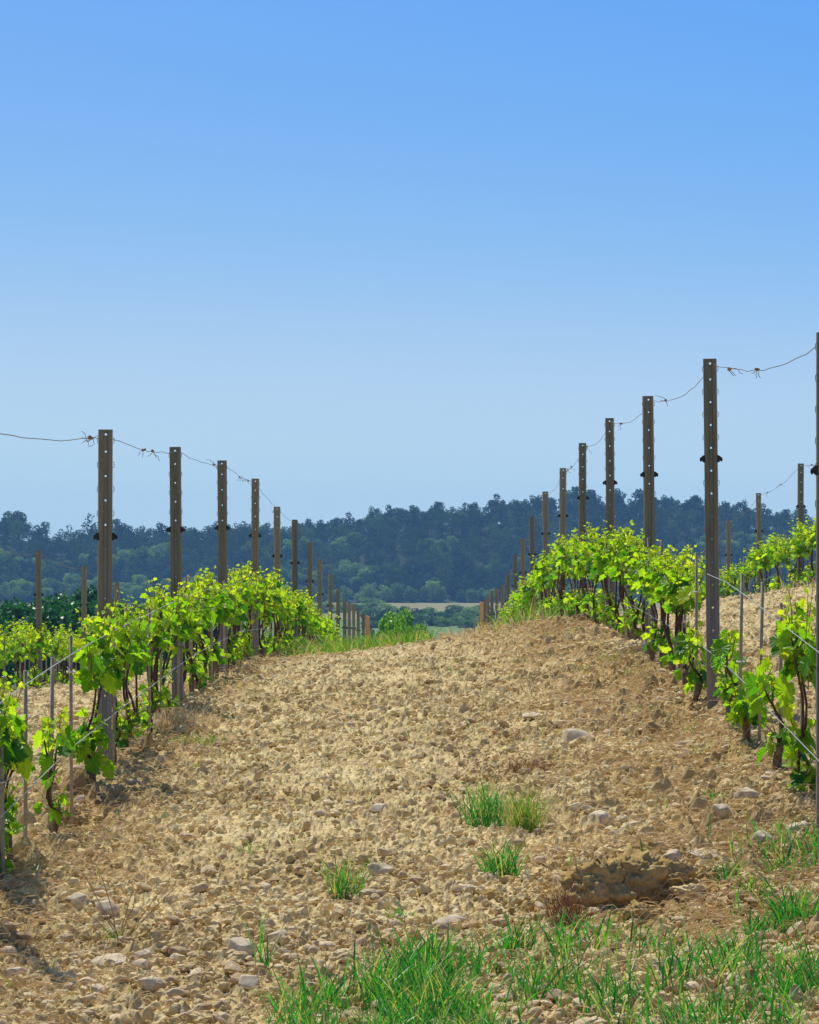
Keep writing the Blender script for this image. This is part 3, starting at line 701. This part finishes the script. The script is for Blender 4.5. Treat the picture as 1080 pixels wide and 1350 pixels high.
def make_vine_meshes(seed, h=.84, dens=1.0, low=.3, fruitz=.42, wid=1.0, size=.076):
    """trunk, cane, shoot and foliage meshes of one young vine; row runs along Y"""
    r = random.Random(seed); st = MB(); kn = MB(); sh = MB(); fo = Foliage()
    # stump
    lx, ly = r.uniform(-.05, .05), r.uniform(-.06, .06); hs = r.uniform(.10, .20)
    pts = [(0, 0, -.12), (lx * .2, ly * .2, 0), (lx * .6, ly * .5, hs * .5), (lx, ly, hs), (lx * 1.1, ly * 1.1, hs + .03)]
    tube(st, pts, [.026, .022, .017, .024, .012], 7)
    head = Vector((lx, ly, hs)); canes = []
    for k in range(r.choice((2, 2, 3))):
        top = Vector((r.uniform(-.05, .05), r.uniform(-.28, .28), h * r.uniform(.68, .84))); pp = [head]
        for i in range(1, 8):
            t = i / 7; q = head.lerp(top, t) + Vector((.03 * math.sin(t * 5 + seed), r.uniform(-.012, .012), 0)) + Vector((r.uniform(-.008, .008),) * 2 + (0,)); pp.append(q)
        tube(kn, [tuple(q) for q in pp], [.0095 - .005 * i / 7 for i in range(8)], 6); canes.append(pp)
    def shoot(start, direc, L, leafn, s0, root=None):
        p = Vector(start); d = Vector(direc).normalized(); pp = ([Vector(root)] if root is not None else []) + [p.copy()]
        for i in range(leafn):
            d = (d + Vector((r.uniform(-.25, .25), r.uniform(-.25, .25), r.uniform(-.15, .3)))).normalized()
            p = p + d * L / leafn; pp.append(p.copy()); t = i / max(1, leafn - 1)
            sz = s0 * (1 - .72 * t) * r.uniform(.75, 1.15)
            a = r.uniform(0, 2 * PI); out_ = Vector((math.cos(a), math.sin(a), r.uniform(-.5, .5)))
            base = p + out_ * sz * r.uniform(.3, .7)
            tip = out_ * r.uniform(.3, 1) + Vector((0, 0, -r.uniform(.2, 1.1) + t * .9))
            nrm = Vector((r.uniform(-.6, .6), r.uniform(-.8, .8), r.uniform(.1, 1))) + out_ * .5
            fo.leaf(base, tip, nrm, sz, min(1, max(0, r.gauss(.30 + .42 * t, .24))))
            if t > .6:
                for e in range(2):
                    tip2 = Vector((r.uniform(-1, 1), r.uniform(-1, 1), r.uniform(-.2, 1)))
                    fo.leaf(p, tip2, Vector((r.uniform(-1, 1), r.uniform(-1, 1), .4)), sz * .55, min(1, r.uniform(.6, 1)))
        tube(kn, [tuple(q) for q in pp], [.0035 * (1 - .6 * i / len(pp)) for i in range(len(pp))], 4, 1.0)
    for k in range(int(15 * dens)):
        c = r.choice(canes); t = r.uniform(.74, 1); q = c[int(t * 7)]
        q0 = Vector(q); q = q0 + Vector((0, r.uniform(-.22, .22) * (1 if t > .8 else .3), r.uniform(-.02, .04)))
        L = max(.06, (h - q.z) * r.uniform(.55, 1.12))
        shoot(q, (r.uniform(-.38, .38) * wid, r.uniform(-.6, .6), r.uniform(.7, 1.1)), L, r.choice((5, 6, 7)), size * r.uniform(.8, 1.1), q0)
    for k in range(int(3.5 * dens)):
        c = r.choice(canes); t = r.uniform(.7, 1); q = c[int(t * 7)]
        shoot(q, (r.uniform(-1, 1) * wid, r.uniform(-1, 1), r.uniform(-.5, .3)), r.uniform(.08, .16), r.choice((3, 4)), size * .95)
    for k in range(int(14 * low)):
        c = r.choice(canes); t = r.uniform(0, .4); q = c[int(t * 7)]
        shoot(q, (r.uniform(-.8, .8), r.uniform(-.8, .8), r.uniform(0, 1)), r.uniform(.06, .14), r.choice((3, 4)), size * .8)
    V = np.concatenate(fo.v)
    return [('stump', st.build('stump', M_stump, True)), ('cane', kn.build('cane', M_bark, True)), ('foliage', mesh_np('foliage', V, [np.concatenate(fo.f)], M_leaf, False, np.concatenate(fo.a)))]
def vine_proto(parts):
    r = obj('grapevine', None)
    for n, me in parts: obj(n, me, r)
    return r
PROTO = [vine_proto(make_vine_meshes(500 + k, h=rnd.uniform(.78, .9), dens=rnd.uniform(1.0, 1.35), low=rnd.uniform(.25, .95))) for k in range(10)]
# dense low vines for the far ends
def gz(side, d): return float(np.interp(d, LY, LZ)) if side < 0 else float(np.interp(d, RY, RZ))
taken = [False] * len(PROTO)
def place_vine(k, loc, rot, sc, lab, grp):
    src = PROTO[k]
    if not taken[k]:
        taken[k] = True; src.location = loc; src.rotation_euler = rot; src.scale = sc; o = src
    else: o = copy_thing(src, loc, rot, scale=sc)
    tag(o, lab, 'grapevine', grp); return o

# stake prototype
def stake_me(h):
    mb = MB(); tube(mb, [(0, 0, -.2), (.001, 0, h * .5), (0, 0, h)], .0075, 6); return mb.build('stake_rod', M_stake, True)
def tie_me():
    mb = MB(); n = 8
    for k in range(n):
        pass
    tube(mb, [(.016 * math.cos(a), .016 * math.sin(a), .003 * math.sin(3 * a)) for a in [2 * PI * k / 9 for k in range(10)]], .004, 5)
    tube(mb, [(.014, 0, 0), (.028, .004, .012), (.034, .002, .02)], .003, 4)
    return mb.build('tie', M_tie, True)
SM = stake_me(.78); TM = tie_me()
stake0 = obj('vine_stake', None); obj('rod', SM, stake0); _t = obj('tie', TM, stake0, (0, 0, .60)); stake_used = [False]
def place_stake(loc, rot, sc, lab, grp):
    global stake0
    if not stake_used[0]:
        stake_used[0] = True; o = stake0; o.location = loc; o.rotation_euler = rot; o.scale = sc
    else: o = copy_thing(stake0, loc, rot, scale=sc)
    if rnd.random() < .55 and o is not stake0:
        for ch in list(o.children):
            if ch.name.startswith('tie'): bpy.data.objects.remove(ch)
    else:
        for ch in o.children:
            if ch.name.startswith('tie'): ch.location.z = rnd.uniform(.3, .7)
    tag(o, lab, 'stake', grp)

NUM = ['first', 'second', 'third', 'fourth', 'fifth', 'sixth', 'seventh', 'eighth', 'ninth', 'tenth', 'eleventh', 'twelfth', 'thirteenth', 'fourteenth', 'fifteenth', 'sixteenth', 'seventeenth', 'eighteenth', 'nineteenth', 'twentieth']
def between(row, d, lst):
    k = sum(1 for q in lst if q < d); return k
def run_row(side, xw, name, d0, d1, posts, start_rank, skip=(), near=None):
    d = d0; cnt = {}
    while d < d1:
        k = between(name, d, posts); cnt[k] = cnt.get(k, 0) + 1; j = cnt[k]
        if k - 1 < 0: where = 'before the nearest post'
        else: where = 'past the %s post' % NUM[min(k - 1, 19)]
        lab = 'leafy young vine, %s %s of the %s' % (NUM[j - 1], where, name)
        z = (gz(side, d) if abs(xw) < 3 else float(ground(xw, d)))
        s = rnd.uniform(.9, 1.06); s *= (1.0 if d < 60 else .92)
        x = xw + rnd.uniform(-.04, .04)
        place_vine(rnd.randrange(len(PROTO)), (x, d, z), (0, 0, rnd.choice((0, PI)) + rnd.uniform(-.3, .3)), (s * (1.0 if d < 45 else 1.25), s, s * (float(np.interp(d, [17, 22, 26, 30], [1.06, .98, 1.0, 1.02])) if side < 0 else 1)), lab, 'grapevines of the ' + name)
        if d < 62:
            place_stake((xw + rnd.uniform(-.05, .05), d + rnd.uniform(.06, .3), z), (rnd.uniform(-.03, .03), rnd.uniform(-.03, .03), rnd.uniform(0, 6)), (1, 1, rnd.uniform(.88, 1.08)),
                        'thin grey stake behind the %s vine %s of the %s' % (NUM[j - 1], where, name), 'thin vine stakes')
        d += rnd.uniform(.74, .88) if d < 45 else rnd.uniform(.88, 1.06)
LP = [q[0] for q in LT[1:]]; RP = [q[0] for q in RT[1:]]
run_row(-1, -1.5, 'left row', 17.4, 86, LP, 1)
run_row(1, 1.42, 'right row', 19.3, 88, RP, 1)
run_row(-1, -4.4, 'outer left row', 36.6, 72, [36.3, 41.4, 46.8, 51.7, 56.7, 61.7, 66.7, 71.7], 1)
run_row(1, 4.4, 'outer right row', 38.5, 66, [37.6, 42.5, 47.6, 52.6, 57.6, 62.6], 1)

# hand placed near vines: side, d, x, h, dens, low, width, size, label
NEARV = [(-1, 13.15, -1.62, .74, .8, .8, .4, .095, 'leafy vine crowded behind the lowest stump at the left edge'),
 (-1, 12.9, -1.54, .82, .95, .8, .5, .10, 'half cut off leafy vine at the left picture edge, its stump lowest'),
 (-1, 13.45, -1.52, .70, .6, .8, .4, .10, 'short vine with big drooping leaves second from the left edge'),
 (-1, 14.5, -1.50, .55, .35, .3, .25, .10, 'low narrow vine with backlit leaves beside a bare stake'),
 (-1, 16.4, -1.49, .86, 1.0, 1.5, .45, .105, 'tall dense vine just in front of the nearest left post'),
 (1, 14.15, 1.45, .88, .95, .9, .15, .115, 'narrow column of large dark leaves near the right edge'),
 (1, 14.9, 1.41, .55, .35, .4, .3, .095, 'sparse vine with a long bare shoot near the right edge'),
 (1, 15.9, 1.42, .30, .35, 1.2, .8, .085, 'very low leafy vine sprouting close to the soil'),
 (1, 17.2, 1.43, .50, .45, 1.0, .6, .095, 'narrow vine with hanging leaves right of the nearest right post'),
 (1, 18.5, 1.36, .40, .3, .6, .6, .09, 'stunted vine left of the nearest right post base'),
 (1, 12.9, 1.55, .85, .9, .5, .4, .10, 'leafy vine partly beyond the right picture edge')]
for k, (sd, d, x, h, dn, lo, wi, sz, lab) in enumerate(NEARV):
    v = vine_proto(make_vine_meshes(900 + k * 7, h, dn, lo, .4, wi, sz)); v.location = (x, d, gz(sd, d) - .02); v.scale = ((.72 if k in (0, 1, 2, 3, 5, 10) else .85), 1, 1)
    tag(v, lab, 'grapevine', 'grapevines of the %s' % ('left row' if sd < 0 else 'right row'))
for px, py, d, sc, lab in [(95, 1, 15.2, 1.02, 'grey stake with a white tie left of the nearest left post'), (66, 1, 14.6, .95, 'grey stake rising from the low backlit vine'), (34, 1, 13.7, .95, 'grey stake beside the short vine with drooping leaves'),
                          (150, 1, 17.15, .93, 'grey stake touching the nearest left post'), (974, 1, 16.7, .98, 'bare grey stake nearest to the nearest right post'), (1000, 1, 15.8, 1.0, 'bare grey stake rising from the low leafy vine'),
                          (1028, 1, 14.9, .97, 'grey stake behind the sparse vine near the right edge'), (1056, 1, 14.3, .75, 'short grey stake among the large dark leaves'), (918, 1, 19.1, 1.0, 'grey stake left of the stunted vine'), (4, 1, 12.8, .9, 'grey stake at the left picture edge')]:
    sd = -1 if px < 500 else 1; x = wx(px, d)
    place_stake((x, d, gz(sd, d)), (rnd.uniform(-.02, .02), rnd.uniform(-.02, .02), rnd.uniform(0, 6)), (1.05, 1.05, sc), lab, 'thin vine stakes')
for i, t in enumerate(taken):
    if not t:
        for ch in list(PROTO[i].children): bpy.data.objects.remove(ch)
        bpy.data.objects.remove(PROTO[i])

# ------------------------------------------------------------------ trees
def crown_mesh(name, seed, clumps, leafs, fs, m, trunkh):
    """clumps: list of (x,y,z,rx,ry,rz); fs leaf-cluster size"""
    r = np.random.default_rng(seed); V = []; n_tot = 0
    for (cx, cy, cz, rx, ry, rz) in clumps:
        n = int(leafs * rx * rz / (clumps[0][3] * clumps[0][5]))
        d = r.normal(0, 1, (n, 3)); d /= np.linalg.norm(d, axis=1)[:, None]
        rad = r.uniform(.6, 1.05, n) ** .5
        bump_ = 1 + .18 * np.sin(d[:, 0] * 6 + seed) * np.sin(d[:, 1] * 5) + .12 * np.sin(d[:, 2] * 9 + seed)
        P = d * (rad * bump_)[:, None] * np.array([rx, ry, rz]) + np.array([cx, cy, cz])
        a = r.normal(0, 1, (n, 3)); a /= np.linalg.norm(a, axis=1)[:, None]; b = np.cross(a, d + .3 * r.normal(0, 1, (n, 3))); b /= np.linalg.norm(b, axis=1)[:, None] + 1e-6
        s = fs * r.uniform(.6, 1.3, n)[:, None]
        V.append(np.stack([P - a * s * .5 - b * s * .3, P + a * s * .5 - b * s * .2, P + a * s * .3 + b * s * .45, P - a * s * .35 + b * s * .4], 1).reshape(-1, 3)); n_tot += n
    f = (np.arange(n_tot) * 4)[:, None] + np.array([[0, 1, 2, 3]])
    return mesh_np(name, np.concatenate(V), [f], m)
def trunk_mesh(h, r0, clumps, m):
    mb = MB(); tube(mb, [(0, 0, -1), (0, 0, 0), (.1, .05, h * .5), (.05, 0, h)], [r0 * 1.2, r0, r0 * .75, r0 * .5], 7)
    for c in clumps[1:6]: tube(mb, [(.05, 0, h * .6), (c[0] * .6, c[1] * .6, (h * .6 + c[2]) / 2 + .3), (c[0], c[1], c[2])], [r0 * .45, r0 * .3, r0 * .15], 5)
    return mb.build('trunk', m, True)
def tree_proto(name, seed, kind):
    r = random.Random(seed); cl = []
    if kind == 'pine':
        h = 5.6
        for k in range(r.choice((10, 12, 14))):
            a = r.uniform(0, 2 * PI); t = r.uniform(0, 1); z = .8 + 4.1 * t; q = 1.7 * math.sqrt(max(.08, 1 - ((z - 2.6) / 2.9) ** 2)) * r.uniform(.4, 1)
            s = r.uniform(.5, .85); cl.append((q * math.cos(a), q * math.sin(a), z, s, s, s * .75))
        cl.insert(0, (0, 0, 3.0, 1.05, 1.05, 1.5)); cl.append((r.uniform(-.3, .3), 0, 4.9, .6, .6, .6)); lf, fs, m, th, tr = 420, .25, M_pine, 4.4, .13
    elif kind == 'broad':
        for k in range(12):
            a = r.uniform(0, 2 * PI); z = r.uniform(.9, 4.2); q = 1.7 * r.uniform(.2, 1) * math.sqrt(max(.1, 1 - ((z - 2.4) / 2.3) ** 2)); s = r.uniform(.55, 1.0)
            cl.append((q * math.cos(a), q * math.sin(a), z, s, s, s * .85))
        cl.insert(0, (0, 0, 2.4, 1.4, 1.4, 1.7)); lf, fs, m, th, tr = 620, .26, M_broad, 3, .12
    else:
        for k in range(16):
            a = r.uniform(0, 2 * PI); z = r.uniform(.7, 3.3); q = 1.5 * r.uniform(.2, 1) * math.sqrt(max(.1, 1 - ((z - 1.8) / 2.0) ** 2)); s = r.uniform(.4, .8)
            cl.append((q * math.cos(a), q * math.sin(a), z, s, s, s * .9))
        cl.insert(0, (0, 0, 1.9, 1.2, 1.2, 1.4)); lf, fs, m, th, tr = 1500, .17, (M_dense if kind == 'dense' else M_bright), 2.2, .09
    o = obj(name, None); obj('crown', crown_mesh('crown', seed, cl, lf, fs, m, th), o); obj('trunk', trunk_mesh(th, tr, cl, M_pbark), o); return o
PR = {k: [tree_proto(nm, 1000 + 37 * i + len(k), k) for i in range(n)] for k, nm, n in (('pine', 'pine_tree', 7), ('broad', 'broadleaf_tree', 5), ('dense', 'leafy_bush', 3), ('bright', 'bright_bush', 2))}
tk = {}
def put_tree(kind, x, y, s, lab, cat, grp, z=None, sz=None, sink=.15):
    k = rnd.randrange(len(PR[kind])); src = PR[kind][k]; loc = (x, y, (float(ground(x, y)) if z is None else z) - sink)
    rot = (rnd.uniform(-.05, .05), rnd.uniform(-.05, .05), rnd.uniform(0, 2 * PI)); sc = (s * rnd.uniform(.9, 1.1), s * rnd.uniform(.9, 1.1), (sz or s) * rnd.uniform(.9, 1.12))
    if (kind, k) not in tk: tk[(kind, k)] = 1; o = src; o.location = loc; o.rotation_euler = rot; o.scale = sc
    else: o = copy_thing(src, loc, rot, scale=sc)
    return tag(o, lab, cat, grp)
np_, nb_ = 0, 0
XR0, XR1 = wx(-40, 1080), wx(1120, 1080)
XR0, XR1 = wx(-30, 1080), wx(1110, 1080)
rows_ = [(1032 + 6.6 * k, 3.5 + .05 * k) for k in range(17)]
mass = []; cand = []
for ri, (yr, sp) in enumerate(rows_):
    x = XR0 - 70 + rnd.uniform(0, 3)
    while x < XR1 + 70:
        xx = x + rnd.uniform(-1.3, 1.3); y_ = yr + rnd.uniform(-2.8, 2.8)
        q = fbm(np.array([xx * .045 + 4]), np.array([y_ * .05]), 71, 2)[0]
        broad = (ri == 0 and q > .2) or (ri == 1 and q > .36) or (ri == 2 and q > .46) or (ri in (3, 4) and q > .54) or (ri in (5, 6, 7, 8, 9) and q > .61)
        s_ = rnd.uniform(.8, 1.3) * (rnd.uniform(.9, 1.3) if ri > 11 else 1); s_ *= 1.12
        if rnd.random() < .05: s_ *= 1.25
        if XR0 < xx < XR1: cand.append((ri, xx, y_, broad, s_))
        else: mass.append((xx, y_, s_))
        x += sp
for ri, xx, y_, broad, s_ in cand:
    if broad and nb_ < 290: put_tree('broad', xx, y_, s_ * .95, 'pale green leafy tree among the pines of the far hillside', 'tree', 'leafy trees on the far hillside', sink=.9); nb_ += 1
order = sorted([c for c in cand if not c[3]], key=lambda c: (0 if c[0] in (13, 14) else 1, c[0]))
for ri, xx, y_, broad, s_ in order:
    if np_ < 292:
        lab_p, g = ('dark pine standing on the skyline of the far ridge', 'pines on the ridge skyline') if ri >= 13 else ('dark pine in the wood covering the lower far hillside', 'pines on the far hillside')
        put_tree('pine', xx, y_, s_, lab_p, 'pine tree', g, sink=(.7 if ri > 4 else 1.2)); np_ += 1
    else: mass.append((xx, y_, s_))
print('pines', np_, 'broad', nb_, 'mass', len(mass))
# the rest of the wood, beyond the frame: one mass
def read(me):
    n = len(me.vertices); v = np.empty(n * 3, np.float32); me.vertices.foreach_get('co', v); return v.reshape(-1, 3)
mv = []; ma = []
for q_, (x, y, s_) in enumerate(mass):
    cv = read(PR['pine'][q_ % len(PR['pine'])].children[0].data); nq = len(cv) // 4
    cv = cv.reshape(nq, 4, 3)[:: (2 if XR0 < x < XR1 else 4)]; cv = cv.reshape(-1, 3)
    an = rnd.uniform(0, 2 * PI); ca, sa = math.cos(an), math.sin(an)
    k = 1.0
    P_ = np.stack([cv[:, 0] * ca - cv[:, 1] * sa, cv[:, 0] * sa + cv[:, 1] * ca, cv[:, 2]], 1) * s_ * k + np.array([x, y, float(ground(x, y)) - .7])
    mv.append(P_); ma.append(np.full(len(P_), rnd.random()))
V = np.concatenate(mv); cvf = np.arange(len(V)).reshape(-1, 4)
tag(obj('far_wood', mesh_np('far_wood', V, [cvf], M_pinem, False, np.concatenate(ma))), 'dark pine wood covering the upper far hillside', 'wood', kind='stuff')
# hedgerow shrubs in the valley
VAL = [(488, 794, 900, 'broad', 1.7, 'round bluish shrub left of the valley field'), (466, 800, 880, 'broad', 1.5, 'small shrub far left in the valley'), (508, 806, 860, 'broad', 1.3, 'low dark shrub before the left end of the valley field'),
       (532, 807, 770, 'pine', 1.1, 'dark upright tree in front of the valley field'), (547, 815, 740, 'pine', 1.3, 'low dark tree in the middle of the valley'), (562, 808, 770, 'broad', 1.3, 'yellowish bushy tree in the middle of the valley'),
       (578, 814, 750, 'broad', 1.2, 'pale tree right of the yellowish bushy tree'), (603, 803, 800, 'broad', 1.5, 'wide green tree cluster on the right of the valley'), (622, 806, 790, 'broad', 1.4, 'green tree next to the right wooden post'),
       (592, 818, 730, 'pine', 1.2, 'small dark bush below the wide green trees'), (513, 818, 740, 'pine', 1.3, 'dark bush low on the left of the valley'), (640, 804, 810, 'broad', 1.5, 'tree half hidden by the right wooden post'), (570, 824, 700, 'pine', 1.3, 'dark bush lowest in the valley'),
       (530, 824, 700, 'pine', 1.3, 'dark bush beside the lowest one in the valley'), (610, 822, 720, 'broad', 1.3, 'dull green bush above the dry crest grass'), (450, 800, 860, 'broad', 1.4, 'tree seen between the far left posts'), (430, 803, 850, 'broad', 1.5, 'tree behind the far left posts'), (490, 822, 760, 'broad', 1.4, 'pale bush left of the lowest dark bushes'), (548, 828, 690, 'broad', 1.2, 'greenish bush between the two lowest dark bushes')]
for px, py, d, kd, s, lab in VAL:
    x = wx(px, d); sz = (wz(py, d) - float(ground(x, d)) + 1.0) / 5.0
    put_tree(kd, x, d, s, lab, 'tree', 'trees in the valley', sz=max(.7, sz * 1.3), sink=.8)
for k in range(20):
    px = 490 + k * 8.2 + rnd.uniform(-4, 4); d = rnd.uniform(680, 780); x = wx(px, d); sz = (wz(rnd.uniform(814, 828), d) - float(ground(x, d)) + .8) / 4.4
    put_tree(rnd.choice(('broad', 'broad', 'pine')), x, d, rnd.uniform(.8, 1.2), 'low bush in the scrub belt below the valley field', 'bush', 'scrub below the valley field', sz=max(.5, sz), sink=.7)
for px, w_, d, s, hz, lab in [(519, 0, 122, .5, .66, 'bright green bush behind the grass crest, left of centre'), (502, 0, 128, .45, .56, 'bright bush touching the left wooden post'), (546, 0, 126, .42, .56, 'small bright bush near the middle of the crest'), (533, 0, 118, .4, .52, 'lowest bright bush behind the crest')]:
    x = wx(px, d); put_tree('bright', x, d, s, lab, 'bush', 'bright bushes behind the crest', sz=hz)
for k in range(26):
    d = rnd.uniform(148, 175); px = -45 + k * 13 + rnd.uniform(-6, 6); x = wx(px, d)
    top = wz(784 + rnd.uniform(0, 13) + (6 if k > 12 else 0), d); s = (top - float(ground(x, d))) / 3.9
    put_tree('dense', x, d, max(.9, s * .8), ('dense dark green bush, %s from the left in the row behind the left vines' % (NUM + ['twenty-%s' % q for q in NUM[:9]])[k]), 'bush', 'dark bushes behind the left vines', sz=s)
for (kind, lst) in PR.items():
    for i, o in enumerate(lst):
        if (kind, i) not in tk:
            for ch in list(o.children): bpy.data.objects.remove(ch)
            bpy.data.objects.remove(o)
if P_far.name not in used: pass

# ------------------------------------------------------------------ haze
bx = MB(); x0, x1, y0, y1, z0, z1 = -720, 720, -70, 1290, -45, 21.5
bx.add([(x0, y0, z0), (x1, y0, z0), (x1, y1, z0), (x0, y1, z0), (x0, y0, z1), (x1, y0, z1), (x1, y1, z1), (x0, y1, z1)], [(3, 2, 1, 0), (4, 5, 6, 7), (0, 1, 5, 4), (1, 2, 6, 5), (2, 3, 7, 6), (3, 0, 4, 7)])
m, nt, out = mat('haze')
pv = N(nt, 'ShaderNodeVolumePrincipled'); pv.inputs['Color'].default_value = (.26, .56, 1.0, 1); pv.inputs['Density'].default_value = .00023; pv.inputs['Anisotropy'].default_value = .2
nt.links.new(pv.outputs[0], out.inputs['Volume'])
tag(obj('haze', bx.build('haze', m)), kind='stuff')

# ------------------------------------------------------------------ light
EL, AZ = math.radians(56), math.radians(-22)
sd = Vector((math.sin(AZ) * math.cos(EL), math.cos(AZ) * math.cos(EL), math.sin(EL)))
sl = bpy.data.lights.new('sun', 'SUN'); sl.energy = 4.8; sl.angle = math.radians(.53); sl.color = (1, .955, .88)
so = bpy.data.objects.new('sun', sl); C.objects.link(so); so.rotation_euler = sd.to_track_quat('Z', 'Y').to_euler(); so.location = (0, 0, 20)
w = bpy.data.worlds.new('World'); SC.world = w; w.use_nodes = True; nt = w.node_tree
bg = nt.nodes['Background']; sky = nt.nodes.new('ShaderNodeTexSky'); sky.sky_type = 'NISHITA'; sky.sun_disc = False
sky.sun_elevation = EL; sky.sun_rotation = AZ; sky.air_density = 1.0; sky.dust_density = .3; sky.ozone_density = 1.3; sky.altitude = 300
tc = nt.nodes.new('ShaderNodeTexCoord'); sx = nt.nodes.new('ShaderNodeSeparateXYZ'); cb = nt.nodes.new('ShaderNodeCombineXYZ')
nt.links.new(tc.outputs['Generated'], sx.inputs[0]); nt.links.new(sx.outputs[0], cb.inputs[0]); nt.links.new(sx.outputs[1], cb.inputs[1])
mm = N(nt, 'ShaderNodeMath', operation='MULTIPLY'); mm.inputs[1].default_value = 2.3; nt.links.new(sx.outputs[2], mm.inputs[0]); ma_ = N(nt, 'ShaderNodeMath', operation='ADD'); ma_.inputs[1].default_value = .10; nt.links.new(mm.outputs[0], ma_.inputs[0]); nt.links.new(ma_.outputs[0], cb.inputs[2])
nt.links.new(cb.outputs[0], sky.inputs[0])
hs = N(nt, 'ShaderNodeHueSaturation'); hs.inputs['Saturation'].default_value = 1.15; nt.links.new(sky.outputs[0], hs.inputs['Color'])
sc_ = N(nt, 'ShaderNodeSeparateColor'); cc_ = N(nt, 'ShaderNodeCombineColor'); nt.links.new(hs.outputs[0], sc_.inputs[0])
for k_, (ex, ga, cap) in enumerate(((2.4, 103.0, .28), (1.136, 15.2, .505), (-.12, 8.5, 1.2))):   # clear-air tint of the sky's own colour
    a1 = N(nt, 'ShaderNodeMath', operation='MULTIPLY'); a1.inputs[1].default_value = .1; nt.links.new(sc_.outputs[k_], a1.inputs[0])
    a2 = N(nt, 'ShaderNodeMath', operation='SMOOTH_MIN'); a2.inputs[1].default_value = cap; a2.inputs[2].default_value = (.08, .12, .01)[k_]; nt.links.new(a1.outputs[0], a2.inputs[0])
    a3 = N(nt, 'ShaderNodeMath', operation='POWER'); a3.inputs[1].default_value = ex; nt.links.new(a2.outputs[0], a3.inputs[0])
    a4 = N(nt, 'ShaderNodeMath', operation='MULTIPLY'); a4.inputs[1].default_value = ga; nt.links.new(a3.outputs[0], a4.inputs[0]); nt.links.new(a4.outputs[0], cc_.inputs[k_])
nt.links.new(mixc(nt, maprange(nt, sx.outputs[2], .17, .42), cc_.outputs[0], mixc(nt, 1.0, hs.outputs[0], (1.15, 1.12, 1.0), 'MULTIPLY')), bg.inputs[0]); bg.inputs[1].default_value = .094
SC.view_settings.view_transform = 'Standard'; SC.view_settings.look = 'None'; SC.view_settings.exposure = .1; SC.view_settings.gamma = 1
SC.cycles.use_denoising = True
SC.cycles.max_bounces = 8; SC.cycles.transmission_bounces = 6; SC.cycles.diffuse_bounces = 4; SC.cycles.transparent_max_bounces = 8; SC.cycles.volume_bounces = 0
